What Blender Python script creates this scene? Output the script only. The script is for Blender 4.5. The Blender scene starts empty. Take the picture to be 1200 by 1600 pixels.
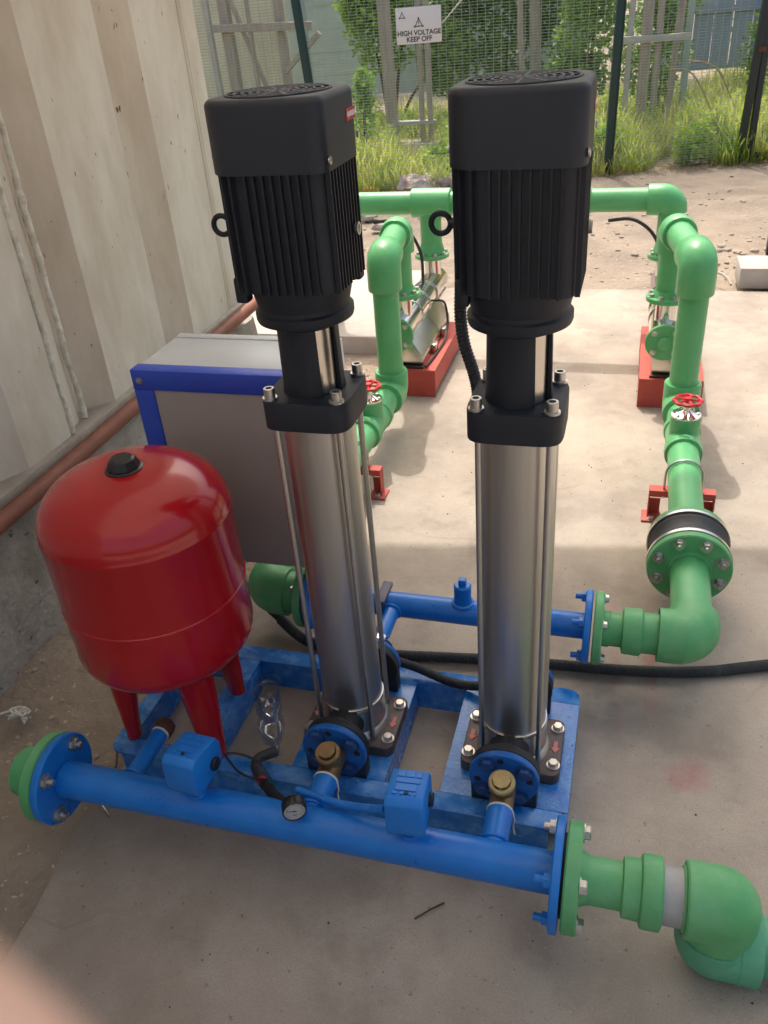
import bpy, bmesh, math, random
from mathutils import Vector, Matrix, noise
R = math.radians
random.seed(7)
scene = bpy.context.scene
col = scene.collection

# ------------------------------------------------------------------ camera
CAM = Vector((0, 0, 1.7878))
cr = Vector((0.96135949, 0.26580823, -0.07165133))
cu = Vector((-0.08291011, 0.52773754, 0.84535141))
cf = Vector((-0.26251446, 0.80674598, -0.52938368))
cam = bpy.data.cameras.new('camera')
camo = bpy.data.objects.new('camera', cam); col.objects.link(camo)
camo.matrix_world = Matrix(((cr.x, cu.x, -cf.x, CAM.x), (cr.y, cu.y, -cf.y, CAM.y), (cr.z, cu.z, -cf.z, CAM.z), (0, 0, 0, 1)))
cam.sensor_fit = 'VERTICAL'; cam.sensor_height = 36; cam.sensor_width = 27
cam.lens = 1300.06 / 1600 * 36
cam.clip_start = 0.005; cam.clip_end = 300
cam.dof.use_dof = True; cam.dof.focus_distance = 1.9; cam.dof.aperture_fstop = 12.0
scene.camera = camo

# ------------------------------------------------------------------ light
SUN = Vector((-0.21, 0.52, 1.0)).normalized()
elev = math.asin(SUN.z); azim = math.atan2(SUN.x, SUN.y)
world = bpy.data.worlds.new('World'); scene.world = world; world.use_nodes = True
wn = world.node_tree.nodes; bg = wn['Background']
sky = wn.new('ShaderNodeTexSky'); sky.sky_type = 'NISHITA'; sky.sun_disc = False
sky.sun_elevation = elev; sky.sun_rotation = azim; sky.air_density = 1.6; sky.dust_density = 9.0; sky.ozone_density = 0.6
world.node_tree.links.new(sky.outputs[0], bg.inputs[0]); bg.inputs[1].default_value = 0.15
sl = bpy.data.lights.new('sun', 'SUN'); sl.energy = 2.0; sl.angle = R(0.9); sl.color = (1, 0.95, 0.87)
so = bpy.data.objects.new('sun', sl); col.objects.link(so)
so.rotation_euler = SUN.to_track_quat('Z', 'Y').to_euler(); so.location = (-3, 8, 12)
vs = scene.view_settings
vs.view_transform = 'Standard'; vs.look = 'None'; vs.gamma = 1; vs.use_curve_mapping = False
vs.exposure = 0.60

# ------------------------------------------------------------------ materials
def rgb(c): return (c[0], c[1], c[2], 1)
def mat(name, c, rough=.5, metal=0, c2=None, scale=8, lo=.35, hi=.7, bump=0, bscale=60, bdist=.002,
        rvar=0, spec=.5, trans=0, stretch=None, coat=0, speck=None):
    m = bpy.data.materials.new(name); m.use_nodes = True
    nt = m.node_tree; N = nt.nodes; L = nt.links; b = N['Principled BSDF']
    b.inputs['Base Color'].default_value = rgb(c); b.inputs['Roughness'].default_value = rough
    b.inputs['Metallic'].default_value = metal; b.inputs['Specular IOR Level'].default_value = spec
    if coat: b.inputs['Coat Weight'].default_value = coat; b.inputs['Coat Roughness'].default_value = .08
    g = N.new('ShaderNodeNewGeometry'); src = g.outputs['Position']
    if stretch:
        mp = N.new('ShaderNodeMapping'); mp.inputs['Scale'].default_value = stretch; L.new(src, mp.inputs[0]); src = mp.outputs[0]
    last = None
    if c2 is not None:
        t = N.new('ShaderNodeTexNoise'); t.inputs['Scale'].default_value = scale; t.inputs['Detail'].default_value = 7
        t.inputs['Roughness'].default_value = .62; L.new(src, t.inputs['Vector'])
        mr = N.new('ShaderNodeMapRange'); mr.inputs['From Min'].default_value = lo; mr.inputs['From Max'].default_value = hi
        L.new(t.outputs['Fac'], mr.inputs['Value'])
        mx = N.new('ShaderNodeMix'); mx.data_type = 'RGBA'; mx.inputs['A'].default_value = rgb(c); mx.inputs['B'].default_value = rgb(c2)
        L.new(mr.outputs[0], mx.inputs['Factor']); last = mx.outputs['Result']
        if rvar:
            ma = N.new('ShaderNodeMath'); ma.operation = 'MULTIPLY_ADD'; ma.inputs[1].default_value = rvar; ma.inputs[2].default_value = rough - rvar / 2
            L.new(mr.outputs[0], ma.inputs[0]); L.new(ma.outputs[0], b.inputs['Roughness'])
    if speck:   # (colour, scale, threshold)
        v = N.new('ShaderNodeTexNoise'); v.inputs['Scale'].default_value = speck[1]; v.inputs['Detail'].default_value = 3; L.new(src, v.inputs['Vector'])
        mr = N.new('ShaderNodeMapRange'); mr.inputs['From Min'].default_value = speck[2]; mr.inputs['From Max'].default_value = speck[2] + .04
        L.new(v.outputs['Fac'], mr.inputs['Value'])
        mx = N.new('ShaderNodeMix'); mx.data_type = 'RGBA'; mx.inputs['B'].default_value = rgb(speck[0])
        if last: L.new(last, mx.inputs['A'])
        else: mx.inputs['A'].default_value = rgb(c)
        L.new(mr.outputs[0], mx.inputs['Factor']); last = mx.outputs['Result']
    if last: L.new(last, b.inputs['Base Color'])
    if bump:
        t = N.new('ShaderNodeTexNoise'); t.inputs['Scale'].default_value = bscale; t.inputs['Detail'].default_value = 5; L.new(src, t.inputs['Vector'])
        bp = N.new('ShaderNodeBump'); bp.inputs['Strength'].default_value = bump; bp.inputs['Distance'].default_value = bdist
        L.new(t.outputs['Fac'], bp.inputs['Height']); L.new(bp.outputs[0], b.inputs['Normal'])
    if trans:
        tr = N.new('ShaderNodeBsdfTranslucent'); ms = N.new('ShaderNodeMixShader'); ms.inputs[0].default_value = trans
        if last: L.new(last, tr.inputs[0])
        else: tr.inputs[0].default_value = rgb(c)
        L.new(b.outputs[0], ms.inputs[1]); L.new(tr.outputs[0], ms.inputs[2]); L.new(ms.outputs[0], N['Material Output'].inputs[0])
    return m
M = {}
M['blue'] = mat('blue_paint', (.004, .155, .58), .36, c2=(.010, .20, .65), scale=14, bump=.35, bscale=120, bdist=.0015, rvar=.18, speck=((.10, .12, .16), 95, .70))
M['navy'] = mat('dark_blue_bolt_paint', (.006, .05, .20), .45, c2=(.03, .09, .24), scale=40)
M['blue_flange'] = mat('deep_blue_flange_paint', (.005, .10, .40), .42, c2=(.01, .15, .50), scale=18, bump=.3, bscale=120, bdist=.001)
M['blue_worn_sheen'] = mat('worn_sheen_blue_paint', (.006, .15, .54), .28, c2=(.12, .34, .68), scale=20, lo=.38, hi=.75, bump=.5, bscale=150, bdist=.0015, rvar=.3, speck=((.03, .04, .07), 70, .67))  # worn paint; the paler blue also paints in the sheen of the frame tops
M['blue_dark'] = mat('cabinet_blue_paint', (.022, .075, .55), .40, c2=(.03, .09, .60), scale=10, bump=.1)
M['box_blue'] = mat('switch_box_plastic', (.006, .175, .64), .42, c2=(.010, .21, .68), scale=20)
M['green'] = mat('green_pipe_plastic', (.085, .38, .14), .36, c2=(.13, .45, .19), scale=6, bump=.12, bscale=40, speck=((.20, .36, .22), 45, .70))
M['green2'] = mat('dusty_green_fitting', (.085, .36, .13), .48, c2=(.16, .44, .20), scale=12, bump=.25, bscale=60, speck=((.22, .36, .24), 60, .68))
M['green_lower'] = mat('bluish_green_fitting', (.075, .34, .19), .48, c2=(.13, .41, .25), scale=12, bump=.25, bscale=60)
M['greyband'] = mat('grey_pipe_plastic', (.42, .41, .41), .55, c2=(.33, .32, .31), scale=16)
M['red'] = mat('red_tank_paint', (.40, .004, .010), .20, c2=(.44, .006, .013), scale=5, bump=.04, bscale=25, bdist=.002, coat=.3)
M['oxide'] = mat('red_oxide_paint', (.50, .075, .055), .6, c2=(.40, .06, .045), scale=9, bump=.2)
M['handred'] = mat('red_handwheel_paint', (.55, .02, .03), .35)
M['black'] = mat('black_motor_paint', (.008, .011, .020), .55, c2=(.011, .015, .026), scale=30, bump=.15, bscale=300, bdist=.0004)
M['cover'] = mat('black_cover_plastic', (.014, .018, .030), .52, c2=(.019, .024, .038), scale=10, bump=.12, bscale=350, bdist=.0003)
M['iron'] = mat('dark_cast_iron', (.085, .066, .068), .5, c2=(.115, .09, .09), scale=30, bump=.4, bscale=180, bdist=.0008, metal=.3)
M['ironblk'] = mat('black_cast_iron', (.018, .017, .02), .55, bump=.4, bscale=160, bdist=.001)
M['steel'] = mat('brushed_steel', (.62, .60, .565), .40, metal=1, c2=(.53, .505, .47), scale=3, bump=.25, bscale=55, bdist=.0006, stretch=(9, 9, .35), rvar=.1)
M['steel2'] = mat('bright_steel_rod', (.6, .58, .56), .25, metal=1)
M['chrome'] = mat('polished_steel', (.75, .73, .70), .10, metal=1)
M['polish'] = mat('polished_sheet_steel', (.60, .565, .51), .24, metal=1, bump=.15, bscale=12, bdist=.004)
M['zinc'] = mat('zinc_bolt', (.62, .60, .58), .35, metal=1, c2=(.45, .42, .38), scale=60)
M['brass'] = mat('tarnished_brass', (.30, .20, .10), .45, metal=.75, c2=(.20, .13, .07), scale=30, bump=.3, bscale=150)
M['brasscap'] = mat('light_brass', (.50, .40, .20), .42, metal=.7, c2=(.34, .25, .12), scale=30)
M['tape'] = mat('white_thread_tape', (.68, .66, .60), .8, bump=.5, bscale=120)
M['rust'] = mat('rusty_iron', (.09, .03, .018), .75, c2=(.14, .055, .03), scale=30, bump=.4)
M['rubber'] = mat('black_rubber', (.016, .016, .018), .5)
M['conduit'] = mat('grey_black_conduit', (.035, .037, .042), .5)
M['cab'] = mat('grey_cabinet_paint', (.62, .65, .68), .33, c2=(.58, .61, .64), scale=4, bump=.05, bscale=200)
M['cabdoor'] = mat('taupe_door_paint', (.36, .33, .315), .42, c2=(.34, .31, .295), scale=4)
M['white'] = mat('white_enamel', (.72, .71, .72), .45)
M['ink'] = mat('black_print', (.03, .03, .05), .6)
M['pink'] = mat('faded_red_arrow', (.55, .18, .16), .6)
M['label_red'] = mat('red_sticker', (.50, .02, .03), .4)
M['label_white'] = mat('white_sticker_print', (.8, .78, .78), .5)
M['blackcap'] = mat('black_plastic_cap', (.012, .012, .014), .28)
M['wall'] = mat('weathered_wall_sheet', (.70, .665, .61), .8, c2=(.56, .505, .43), scale=3.2, lo=.40, hi=.64, bump=.35, bscale=30, bdist=.004, stretch=(1, 1.2, .5), speck=((.12, .09, .06), 38, .71))
M['wall_dark'] = mat('stained_shaded_wall_sheet', (.64, .575, .50), .85, c2=(.50, .42, .34), scale=3, lo=.38, hi=.66, bump=.4, bscale=30, bdist=.004, stretch=(1, 1.6, .5), speck=((.12, .09, .06), 38, .70))  # brown stains, plus shade of the turned rib faces put into the colour
M['sealant'] = mat('white_sealant', (.78, .76, .70), .7, c2=(.40, .37, .31), scale=25, bump=.6, bscale=70, bdist=.005)
M['redpipe'] = mat('brown_red_pipe', (.25, .085, .055), .6, c2=(.16, .065, .045), scale=7, bump=.2)
M['ledge'] = mat('grey_metal_channel', (.30, .27, .25), .5, c2=(.40, .36, .32), scale=15, metal=.3)
M['plinth'] = mat('rough_plinth_concrete', (.40, .37, .34), .9, c2=(.26, .23, .20), scale=7, lo=.4, hi=.65, bump=.8, bscale=35, bdist=.012, speck=((.10, .085, .07), 24, .68))
M['block'] = mat('pale_concrete_block', (.45, .40, .36), .9, c2=(.52, .47, .42), scale=12, bump=.4)
M['stone'] = mat('grey_rubble', (.33, .29, .26), .9, c2=(.45, .40, .36), scale=12, bump=.6, bscale=40, bdist=.01)
M['gravel'] = mat('soil_coloured_gravel', (.33, .27, .215), .95, c2=(.45, .39, .33), scale=9, bump=.4)
M['wood'] = mat('weathered_timber', (.42, .37, .32), .85, c2=(.28, .24, .21), scale=6, bump=.4, bscale=30, bdist=.01, stretch=(6, 6, .6))
M['timber_light'] = mat('grey_steel_pole', (.48, .47, .45), .6, c2=(.36, .35, .34), scale=6)
M['post'] = mat('dark_green_post', (.012, .045, .045), .45)
M['gatepost'] = mat('dark_gate_frame', (.02, .03, .035), .5)
M['wire'] = mat('green_grey_wire', (.34, .39, .36), .45)
M['cream'] = mat('cream_sheet', (.74, .72, .56), .6, c2=(.62, .60, .47), scale=2)
M['teal'] = mat('faded_teal_sheet', (.34, .44, .42), .6, c2=(.26, .34, .33), scale=2)
M['bluegrey'] = mat('blue_grey_sheet', (.36, .43, .53), .55, c2=(.28, .34, .43), scale=2)
M['leaf'] = mat('bush_leaf', (.16, .34, .05), .45, c2=(.34, .50, .09), scale=5, trans=.4)
M['leaf2'] = mat('dark_bush_leaf', (.08, .18, .035), .5, c2=(.20, .34, .06), scale=5, trans=.35)
M['grass'] = mat('grass_blade', (.27, .42, .055), .5, c2=(.58, .60, .17), scale=2.6, lo=.34, hi=.58, trans=.58, spec=.3)
M['weed'] = mat('weed_leaf', (.28, .48, .06), .45, c2=(.54, .64, .14), scale=3, trans=.5)
M['dry'] = mat('dry_straw', (.42, .33, .18), .8, c2=(.30, .20, .10), scale=9, trans=.2)
M['bark'] = mat('brown_bark', (.10, .07, .05), .9, bump=.5)
M['bag'] = mat('torn_plastic_sheet', (.55, .48, .47), .5, c2=(.45, .16, .15), scale=7, lo=.5, hi=.62)
M['litter'] = mat('orange_wrapper', (.62, .20, .08), .5)
M['skin'] = mat('skin', (.80, .52, .43), .5, c2=(.84, .56, .47), scale=40)
M['skin'].node_tree.nodes['Principled BSDF'].inputs['Subsurface Weight'].default_value = .15
M['skin'].node_tree.nodes['Principled BSDF'].inputs['Subsurface Radius'].default_value = (.01, .004, .002)
M['nail'] = mat('fingernail', (.66, .45, .38), .3)
M['roof'] = mat('roof_sheet', (.80, .79, .76), .6, c2=(.70, .68, .64), scale=2)
M['backwall'] = mat('rear_wall_render', (.32, .28, .24), .9, c2=(.26, .22, .19), scale=2, bump=.2)
# clear bottle plastic
m = bpy.data.materials.new('clear_bottle_plastic'); m.use_nodes = True; N = m.node_tree.nodes; L = m.node_tree.links
tb = N.new('ShaderNodeBsdfTransparent'); tb.inputs[0].default_value = (.97, .98, .985, 1); gl = N.new('ShaderNodeBsdfGlossy'); gl.inputs['Roughness'].default_value = .06
fr = N.new('ShaderNodeFresnel'); fr.inputs[0].default_value = 1.4; ms = N.new('ShaderNodeMixShader')
mq = N.new('ShaderNodeMath'); mq.operation = 'MULTIPLY'; mq.inputs[1].default_value = .55; L.new(fr.outputs[0], mq.inputs[0]); L.new(mq.outputs[0], ms.inputs[0]); L.new(tb.outputs[0], ms.inputs[1]); L.new(gl.outputs[0], ms.inputs[2]); L.new(ms.outputs[0], N['Material Output'].inputs[0]); M['clear'] = m

# floor concrete with stains of its own
def floor_material():
    m = bpy.data.materials.new('floor_concrete'); m.use_nodes = True; nt = m.node_tree; N = nt.nodes; L = nt.links; b = N['Principled BSDF']
    g = N.new('ShaderNodeNewGeometry'); pos = g.outputs['Position']
    def noi(sc, det=6, rough=.6):
        t = N.new('ShaderNodeTexNoise'); t.inputs['Scale'].default_value = sc; t.inputs['Detail'].default_value = det; t.inputs['Roughness'].default_value = rough
        L.new(pos, t.inputs['Vector']); return t.outputs['Fac']
    def rng(v, a, c, lo=0, hi=1):
        r = N.new('ShaderNodeMapRange'); r.inputs['From Min'].default_value = a; r.inputs['From Max'].default_value = c
        r.inputs['To Min'].default_value = lo; r.inputs['To Max'].default_value = hi; L.new(v, r.inputs['Value']); return r.outputs[0]
    def mix(f, A, B):
        x = N.new('ShaderNodeMix'); x.data_type = 'RGBA'
        for k, v in (('A', A), ('B', B)):
            if isinstance(v, tuple): x.inputs[k].default_value = rgb(v)
            else: L.new(v, x.inputs[k])
        L.new(f, x.inputs['Factor']); return x.outputs['Result']
    def mth(op, a, c):
        x = N.new('ShaderNodeMath'); x.operation = op
        for i, v in enumerate((a, c)):
            if isinstance(v, (int, float)): x.inputs[i].default_value = v
            else: L.new(v, x.inputs[i])
        return x.outputs[0]
    c = mix(rng(noi(1.6), .38, .62), (.435, .37, .305), (.29, .24, .20))
    c = mix(rng(noi(7), .5, .75, 0, .6), c, (.45, .40, .34))
    c = mix(rng(noi(3.3, 8, .7), .52, .66, 0, .6), c, (.23, .19, .155))
    c = mix(rng(noi(260, 2, .5), .45, .62, 0, .35), c, (.22, .185, .155))
    wv = N.new('ShaderNodeTexWave'); wv.wave_type = 'RINGS'; wv.inputs['Scale'].default_value = .9; wv.inputs['Distortion'].default_value = 9; wv.inputs['Detail'].default_value = 4; wv.inputs['Detail Scale'].default_value = 1.6; L.new(pos, wv.inputs['Vector'])
    c = mix(mth('MULTIPLY', rng(wv.outputs['Fac'], .99, 1.0, 0, .35), rng(noi(2.2), .5, .62)), c, (.20, .165, .135))
    c = mix(rng(noi(60, 3), .66, .70, 0, .6), c, (.13, .10, .08))
    c = mix(rng(noi(140, 2), .67, .70, 0, .45), c, (.55, .50, .44))
    # faded red paint: two strokes and a ring, worn through by noise
    sx = N.new('ShaderNodeSeparateXYZ'); L.new(pos, sx.inputs[0]); X, Y = sx.outputs[0], sx.outputs[1]
    def dist(cx, cy):
        d = N.new('ShaderNodeVectorMath'); d.operation = 'DISTANCE'; cb = N.new('ShaderNodeCombineXYZ'); L.new(X, cb.inputs[0]); L.new(Y, cb.inputs[1])
        L.new(cb.outputs[0], d.inputs[0]); d.inputs[1].default_value = (cx, cy, 0); return d.outputs['Value']
    def box(x0, x1, y0, y1, sk):
        xs = mth('SUBTRACT', X, mth('MULTIPLY', mth('SUBTRACT', Y, y0), sk))
        a = mth('MULTIPLY', rng(xs, x0 - .006, x0 + .006), rng(xs, x1 + .006, x1 - .006))
        return mth('MULTIPLY', a, mth('MULTIPLY', rng(Y, y0 - .03, y0 + .03), rng(Y, y1 + .03, y1 - .03)))
    wear = rng(noi(13), .40, .66, .06, .50)
    msk = mth('MAXIMUM', box(.055, .085, 1.70, 2.3, -.07), box(.135, .175, 1.82, 2.3, -.02))
    msk = mth('MAXIMUM', msk, mth('MULTIPLY', rng(dist(.25, 1.60), .075, .045), .9))
    c = mix(mth('MULTIPLY', msk, wear), c, (.40, .10, .12))
    sp = mth('MULTIPLY', rng(dist(.02, 1.80), .20, .05), rng(noi(9), .35, .6))
    c = mix(mth('MULTIPLY', sp, .75), c, (.16, .15, .145))
    sp = mth('MULTIPLY', rng(dist(-.9, .95), .55, .15), rng(noi(5), .3, .6))
    c = mix(mth('MULTIPLY', sp, .4), c, (.20, .15, .11))
    L.new(c, b.inputs['Base Color']); L.new(rng(noi(3), .3, .7, .62, .85), b.inputs['Roughness'])
    bp = N.new('ShaderNodeBump'); bp.inputs['Strength'].default_value = .45; bp.inputs['Distance'].default_value = .004
    L.new(mth('ADD', noi(45, 6), noi(6, 4)), bp.inputs['Height']); L.new(bp.outputs[0], b.inputs['Normal']); return m
M['floor'] = floor_material()
M['soil'] = mat('dry_soil', (.33, .265, .205), .95, c2=(.23, .185, .145), scale=2.4, lo=.36, hi=.66, bump=.9, bscale=26, bdist=.02, speck=((.50, .44, .37), 55, .66))

# ------------------------------------------------------------------ helpers
def BM(): return bmesh.new()
def addm(bm, b2, mtx=None):
    me = bpy.data.meshes.new('t'); b2.to_mesh(me); b2.free()
    if mtx: me.transform(mtx)
    bm.from_mesh(me); bpy.data.meshes.remove(me)
def frame_to(p0, p1):
    z = (Vector(p1) - Vector(p0)); h = z.length; z.normalize()
    q = z.to_track_quat('Z', 'Y').to_matrix().to_4x4(); return Matrix.Translation(Vector(p0)) @ q, h
def box(bm, a, c, bev=0, seg=2, mtx=None):
    b = BM(); r = bmesh.ops.create_cube(b, size=1)
    for v in b.verts: v.co = Vector((a[i] + (c[i] - a[i]) * (v.co[i] + .5) for i in range(3)))
    if bev: bmesh.ops.bevel(b, geom=b.edges[:], offset=bev, segments=seg, affect='EDGES', profile=.5)
    addm(bm, b, mtx)
def cyl(bm, p0, p1, r0, r1=None, seg=32, bev=0):
    if r1 is None: r1 = r0
    mt, h = frame_to(p0, p1)
    if bev: pr = [(0, 0), (r0 - bev, 0), (r0, bev), (r1, h - bev), (r1 - bev, h), (0, h)]
    else: pr = [(0, 0), (r0, 0), (r1, h), (0, h)]
    lathe(bm, pr, seg, mt)
def lathe(bm, pr, seg=32, mtx=None, a0=0, a1=2 * math.pi):
    b = BM(); full = abs(a1 - a0 - 2 * math.pi) < 1e-6; n = seg if full else seg + 1; rings = []
    for r, z in pr:
        if r < 1e-6: rings.append([b.verts.new((0, 0, z))])
        else: rings.append([b.verts.new((r * math.cos(a0 + (a1 - a0) * i / seg), r * math.sin(a0 + (a1 - a0) * i / seg), z)) for i in range(n)])
    for A, B in zip(rings, rings[1:]):
        for i in range(seg):
            j = (i + 1) % n
            if len(A) == 1 and len(B) == 1: continue
            f = [A[0], B[j], B[i]] if len(A) == 1 else ([A[i], A[j], B[0]] if len(B) == 1 else [A[i], A[j], B[j], B[i]])
            try: b.faces.new(f)
            except ValueError: pass
    bmesh.ops.recalc_face_normals(b, faces=b.faces[:]); addm(bm, b, mtx)
def prism(bm, poly, z0, z1, bev=0, mtx=None, seg=2):
    b = BM(); bot = [b.verts.new((x, y, z0)) for x, y in poly]; f = b.faces.new(bot)
    r = bmesh.ops.extrude_face_region(b, geom=[f]); vs_ = [e for e in r['geom'] if isinstance(e, bmesh.types.BMVert)]
    bmesh.ops.translate(b, verts=vs_, vec=(0, 0, z1 - z0)); bmesh.ops.recalc_face_normals(b, faces=b.faces[:])
    if bev:
        es = [e for e in b.edges if abs(e.verts[0].co.z - e.verts[1].co.z) < 1e-6 and max(v.co.z for v in e.verts) > max(z0, z1) - 1e-6]
        bmesh.ops.bevel(b, geom=es, offset=bev, segments=seg, affect='EDGES', profile=.5)
    addm(bm, b, mtx)
def torus(bm, Rr, r, mtx=None, s1=32, s2=10, a0=0, a1=2 * math.pi):
    b = BM(); full = abs(a1 - a0 - 2 * math.pi) < 1e-6; n = s1 if full else s1 + 1; g = []
    for i in range(n):
        a = a0 + (a1 - a0) * i / s1
        g.append([b.verts.new(((Rr + r * math.cos(2 * math.pi * j / s2)) * math.cos(a), (Rr + r * math.cos(2 * math.pi * j / s2)) * math.sin(a), r * math.sin(2 * math.pi * j / s2))) for j in range(s2)])
    for i in range(s1):
        A, B = g[i], g[(i + 1) % n]
        for j in range(s2): b.faces.new((A[j], B[j], B[(j + 1) % s2], A[(j + 1) % s2]))
    bmesh.ops.recalc_face_normals(b, faces=b.faces[:]); addm(bm, b, mtx)
def smooth_path(pts, n=8):
    P = [Vector(p) for p in pts]; P = [P[0] * 2 - P[1]] + P + [P[-1] * 2 - P[-2]]; out = []
    for i in range(1, len(P) - 2):
        for k in range(n):
            t = k / n; a, b_, c, d = P[i - 1:i + 3]
            out.append(.5 * ((2 * b_) + (-a + c) * t + (2 * a - 5 * b_ + 4 * c - d) * t * t + (-a + 3 * b_ - 3 * c + d) * t ** 3))
    out.append(P[-2]); return out
def tube(bm, pts, r, seg=12, smooth=0, rib=0, pitch=.006, cap=True):
    P = smooth_path(pts, smooth) if smooth else [Vector(p) for p in pts]
    if rib:   # resample for corrugation
        Q = [P[0]]; 
        for a, b_ in zip(P, P[1:]):
            n = max(1, int((b_ - a).length / (pitch / 2)))
            for k in range(1, n + 1): Q.append(a.lerp(b_, k / n))
        P = Q
    b = BM(); rings = []; up = None
    for i, p in enumerate(P):
        t = (P[min(i + 1, len(P) - 1)] - P[max(i - 1, 0)]).normalized()
        if up is None: up = t.orthogonal().normalized()
        up = (up - t * up.dot(t)).normalized(); s = t.cross(up)
        rr = (r(i / (len(P) - 1)) if callable(r) else r) + (rib if (rib and i % 2) else 0)
        rings.append([b.verts.new(p + up * rr * math.cos(2 * math.pi * j / seg) + s * rr * math.sin(2 * math.pi * j / seg)) for j in range(seg)])
    for A, B in zip(rings, rings[1:]):
        for j in range(seg): b.faces.new((A[j], A[(j + 1) % seg], B[(j + 1) % seg], B[j]))
    if cap: b.faces.new(rings[0][::-1]); b.faces.new(rings[-1])
    bmesh.ops.recalc_face_normals(b, faces=b.faces[:]); addm(bm, b)
def elbow(bm, p, d0, d1, r, bend, ext=0, seg=28, n=10):
    """quarter bend from direction d0 (incoming side, pointing away from corner) to d1, corner at p"""
    p = Vector(p); d0 = Vector(d0).normalized(); d1 = Vector(d1).normalized(); pts = []
    if ext: pts.append(p + d0 * (bend + ext))
    c = p + d0 * bend + d1 * bend
    for i in range(n + 1):
        a = i / n * math.pi / 2; pts.append(c - d1 * bend * math.cos(a) - d0 * bend * math.sin(a))
    if ext: pts.append(p + d1 * (bend + ext))
    tube(bm, pts, r, seg)
def finish(me, ang=35):
    me.shade_smooth()
    try: me.set_sharp_from_angle(angle=R(ang))
    except Exception: pass
def mesh_of(name, bm, m, ang=35):
    me = bpy.data.meshes.new(name); bm.to_mesh(me); bm.free(); me.materials.append(m); finish(me, ang); return me
def part(name, bm, m, parent=None, ang=35, label=None, stuff=False):
    o = bpy.data.objects.new(name, mesh_of(name, bm, m, ang)); col.objects.link(o)
    if parent: o.parent = parent
    if label: o['label'] = label
    if stuff: o['kind'] = 'stuff'
    return o
def link(name, me, parent, loc=(0, 0, 0), rot=None):
    o = bpy.data.objects.new(name, me); col.objects.link(o); o.parent = parent; o.location = loc
    if rot is not None: o.rotation_euler = rot
    return o
def tag(o, label, cat, group=None):
    o['label'] = label; o['category'] = cat
    if group: o['group'] = group
    return o
def thing(name, loc, label, cat, group=None, rz=0):
    o = bpy.data.objects.new(name, None); o.empty_display_size = .1; col.objects.link(o); o.location = loc; o.rotation_euler = (0, 0, rz)
    return tag(o, label, cat, group)
def single(name, bm, m, label, cat, group=None, ang=35): return tag(part(name, bm, m, None, ang), label, cat, group)
def struct(o): o['kind'] = 'structure'; return o
def copy_tree(o, parent=None):
    c = o.copy(); col.objects.link(c); c.parent = parent
    for ch in [x for x in ALLCH.get(o.name, [])]: copy_tree(ch, c)
    return c
ALLCH = {}
def index_children():
    ALLCH.clear()
    for x in bpy.data.objects:
        if x.parent: ALLCH.setdefault(x.parent.name, []).append(x)
def rrect(hx, hy, radii, n=6):
    """rounded rectangle polygon; radii for corners (+x-y),(+x+y),(-x+y),(-x-y)"""
    out = []
    for (sx, sy), r, a0 in zip(((1, -1), (1, 1), (-1, 1), (-1, -1)), radii, (-90, 0, 90, 180)):
        for i in range(n + 1):
            a = R(a0 + 90 * i / n); out.append((sx * (hx - r) + r * math.cos(a), sy * (hy - r) + r * math.sin(a)))
    return out
# shared bolt meshes (axis +Z, head outward)
def bolt_mesh(name, r, h, m, socket=False, washer=True):
    b = BM()
    if washer: cyl(b, (0, 0, 0), (0, 0, h * .18), r * 1.35, seg=16)
    if socket:
        lathe(b, [(r, h * .18), (r, h * .95), (r * .93, h), (r * .6, h), (r * .55, h * .55), (0, h * .5)], 20)
    else:
        lathe(b, [(r, h * .18), (r, h * .85), (r * .86, h), (0, h)], 6)
    return mesh_of(name, b, m, 30)
def nut_mesh(name, r, h, ext, m):
    b = BM(); cyl(b, (0, 0, 0), (0, 0, h * .2), r * 1.3, seg=14); lathe(b, [(r, h * .2), (r, h), (0, h)], 6); cyl(b, (0, 0, h), (0, 0, h + ext), r * .55, seg=10)
    return mesh_of(name, b, m, 30)
HB = bolt_mesh('bolt', .0125, .014, M['zinc']); HBs = bolt_mesh('bolt', .011, .012, M['zinc']); SB = bolt_mesh('bolt', .0115, .024, M['zinc'], True)
HBX = bolt_mesh('bolt', .0155, .015, M['zinc']); HBB = bolt_mesh('bolt', .0175, .013, M['navy']); NTB = nut_mesh('nut', .0155, .014, .018, M['blue']); NTZ = nut_mesh('nut', .0155, .014, .012, M['zinc'])
def quat_to(d): return Vector(d).normalized().to_track_quat('Z', 'Y').to_euler()
def bolt_ring(parent, c, axis, rad, n, me, name='bolt', off=0, skip=()):
    ax = Vector(axis).normalized(); u = ax.orthogonal().normalized()
    ref = Vector((0, 0, 1)) if abs(ax.z) < .9 else Vector((1, 0, 0))
    u = (ref - ax * ref.dot(ax)).normalized(); v = ax.cross(u)
    for i in range(n):
        if i in skip: continue
        a = 2 * math.pi * (i + off) / n
        link(name, me, parent, Vector(c) + u * rad * math.cos(a) + v * rad * math.sin(a), quat_to(ax))
def flange(bm, c, axis, r, t, r_in=0, bev=.002, seg=48):
    ax = Vector(axis).normalized(); c = Vector(c); cyl(bm, c, c + ax * t, r, seg=seg, bev=bev)
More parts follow.
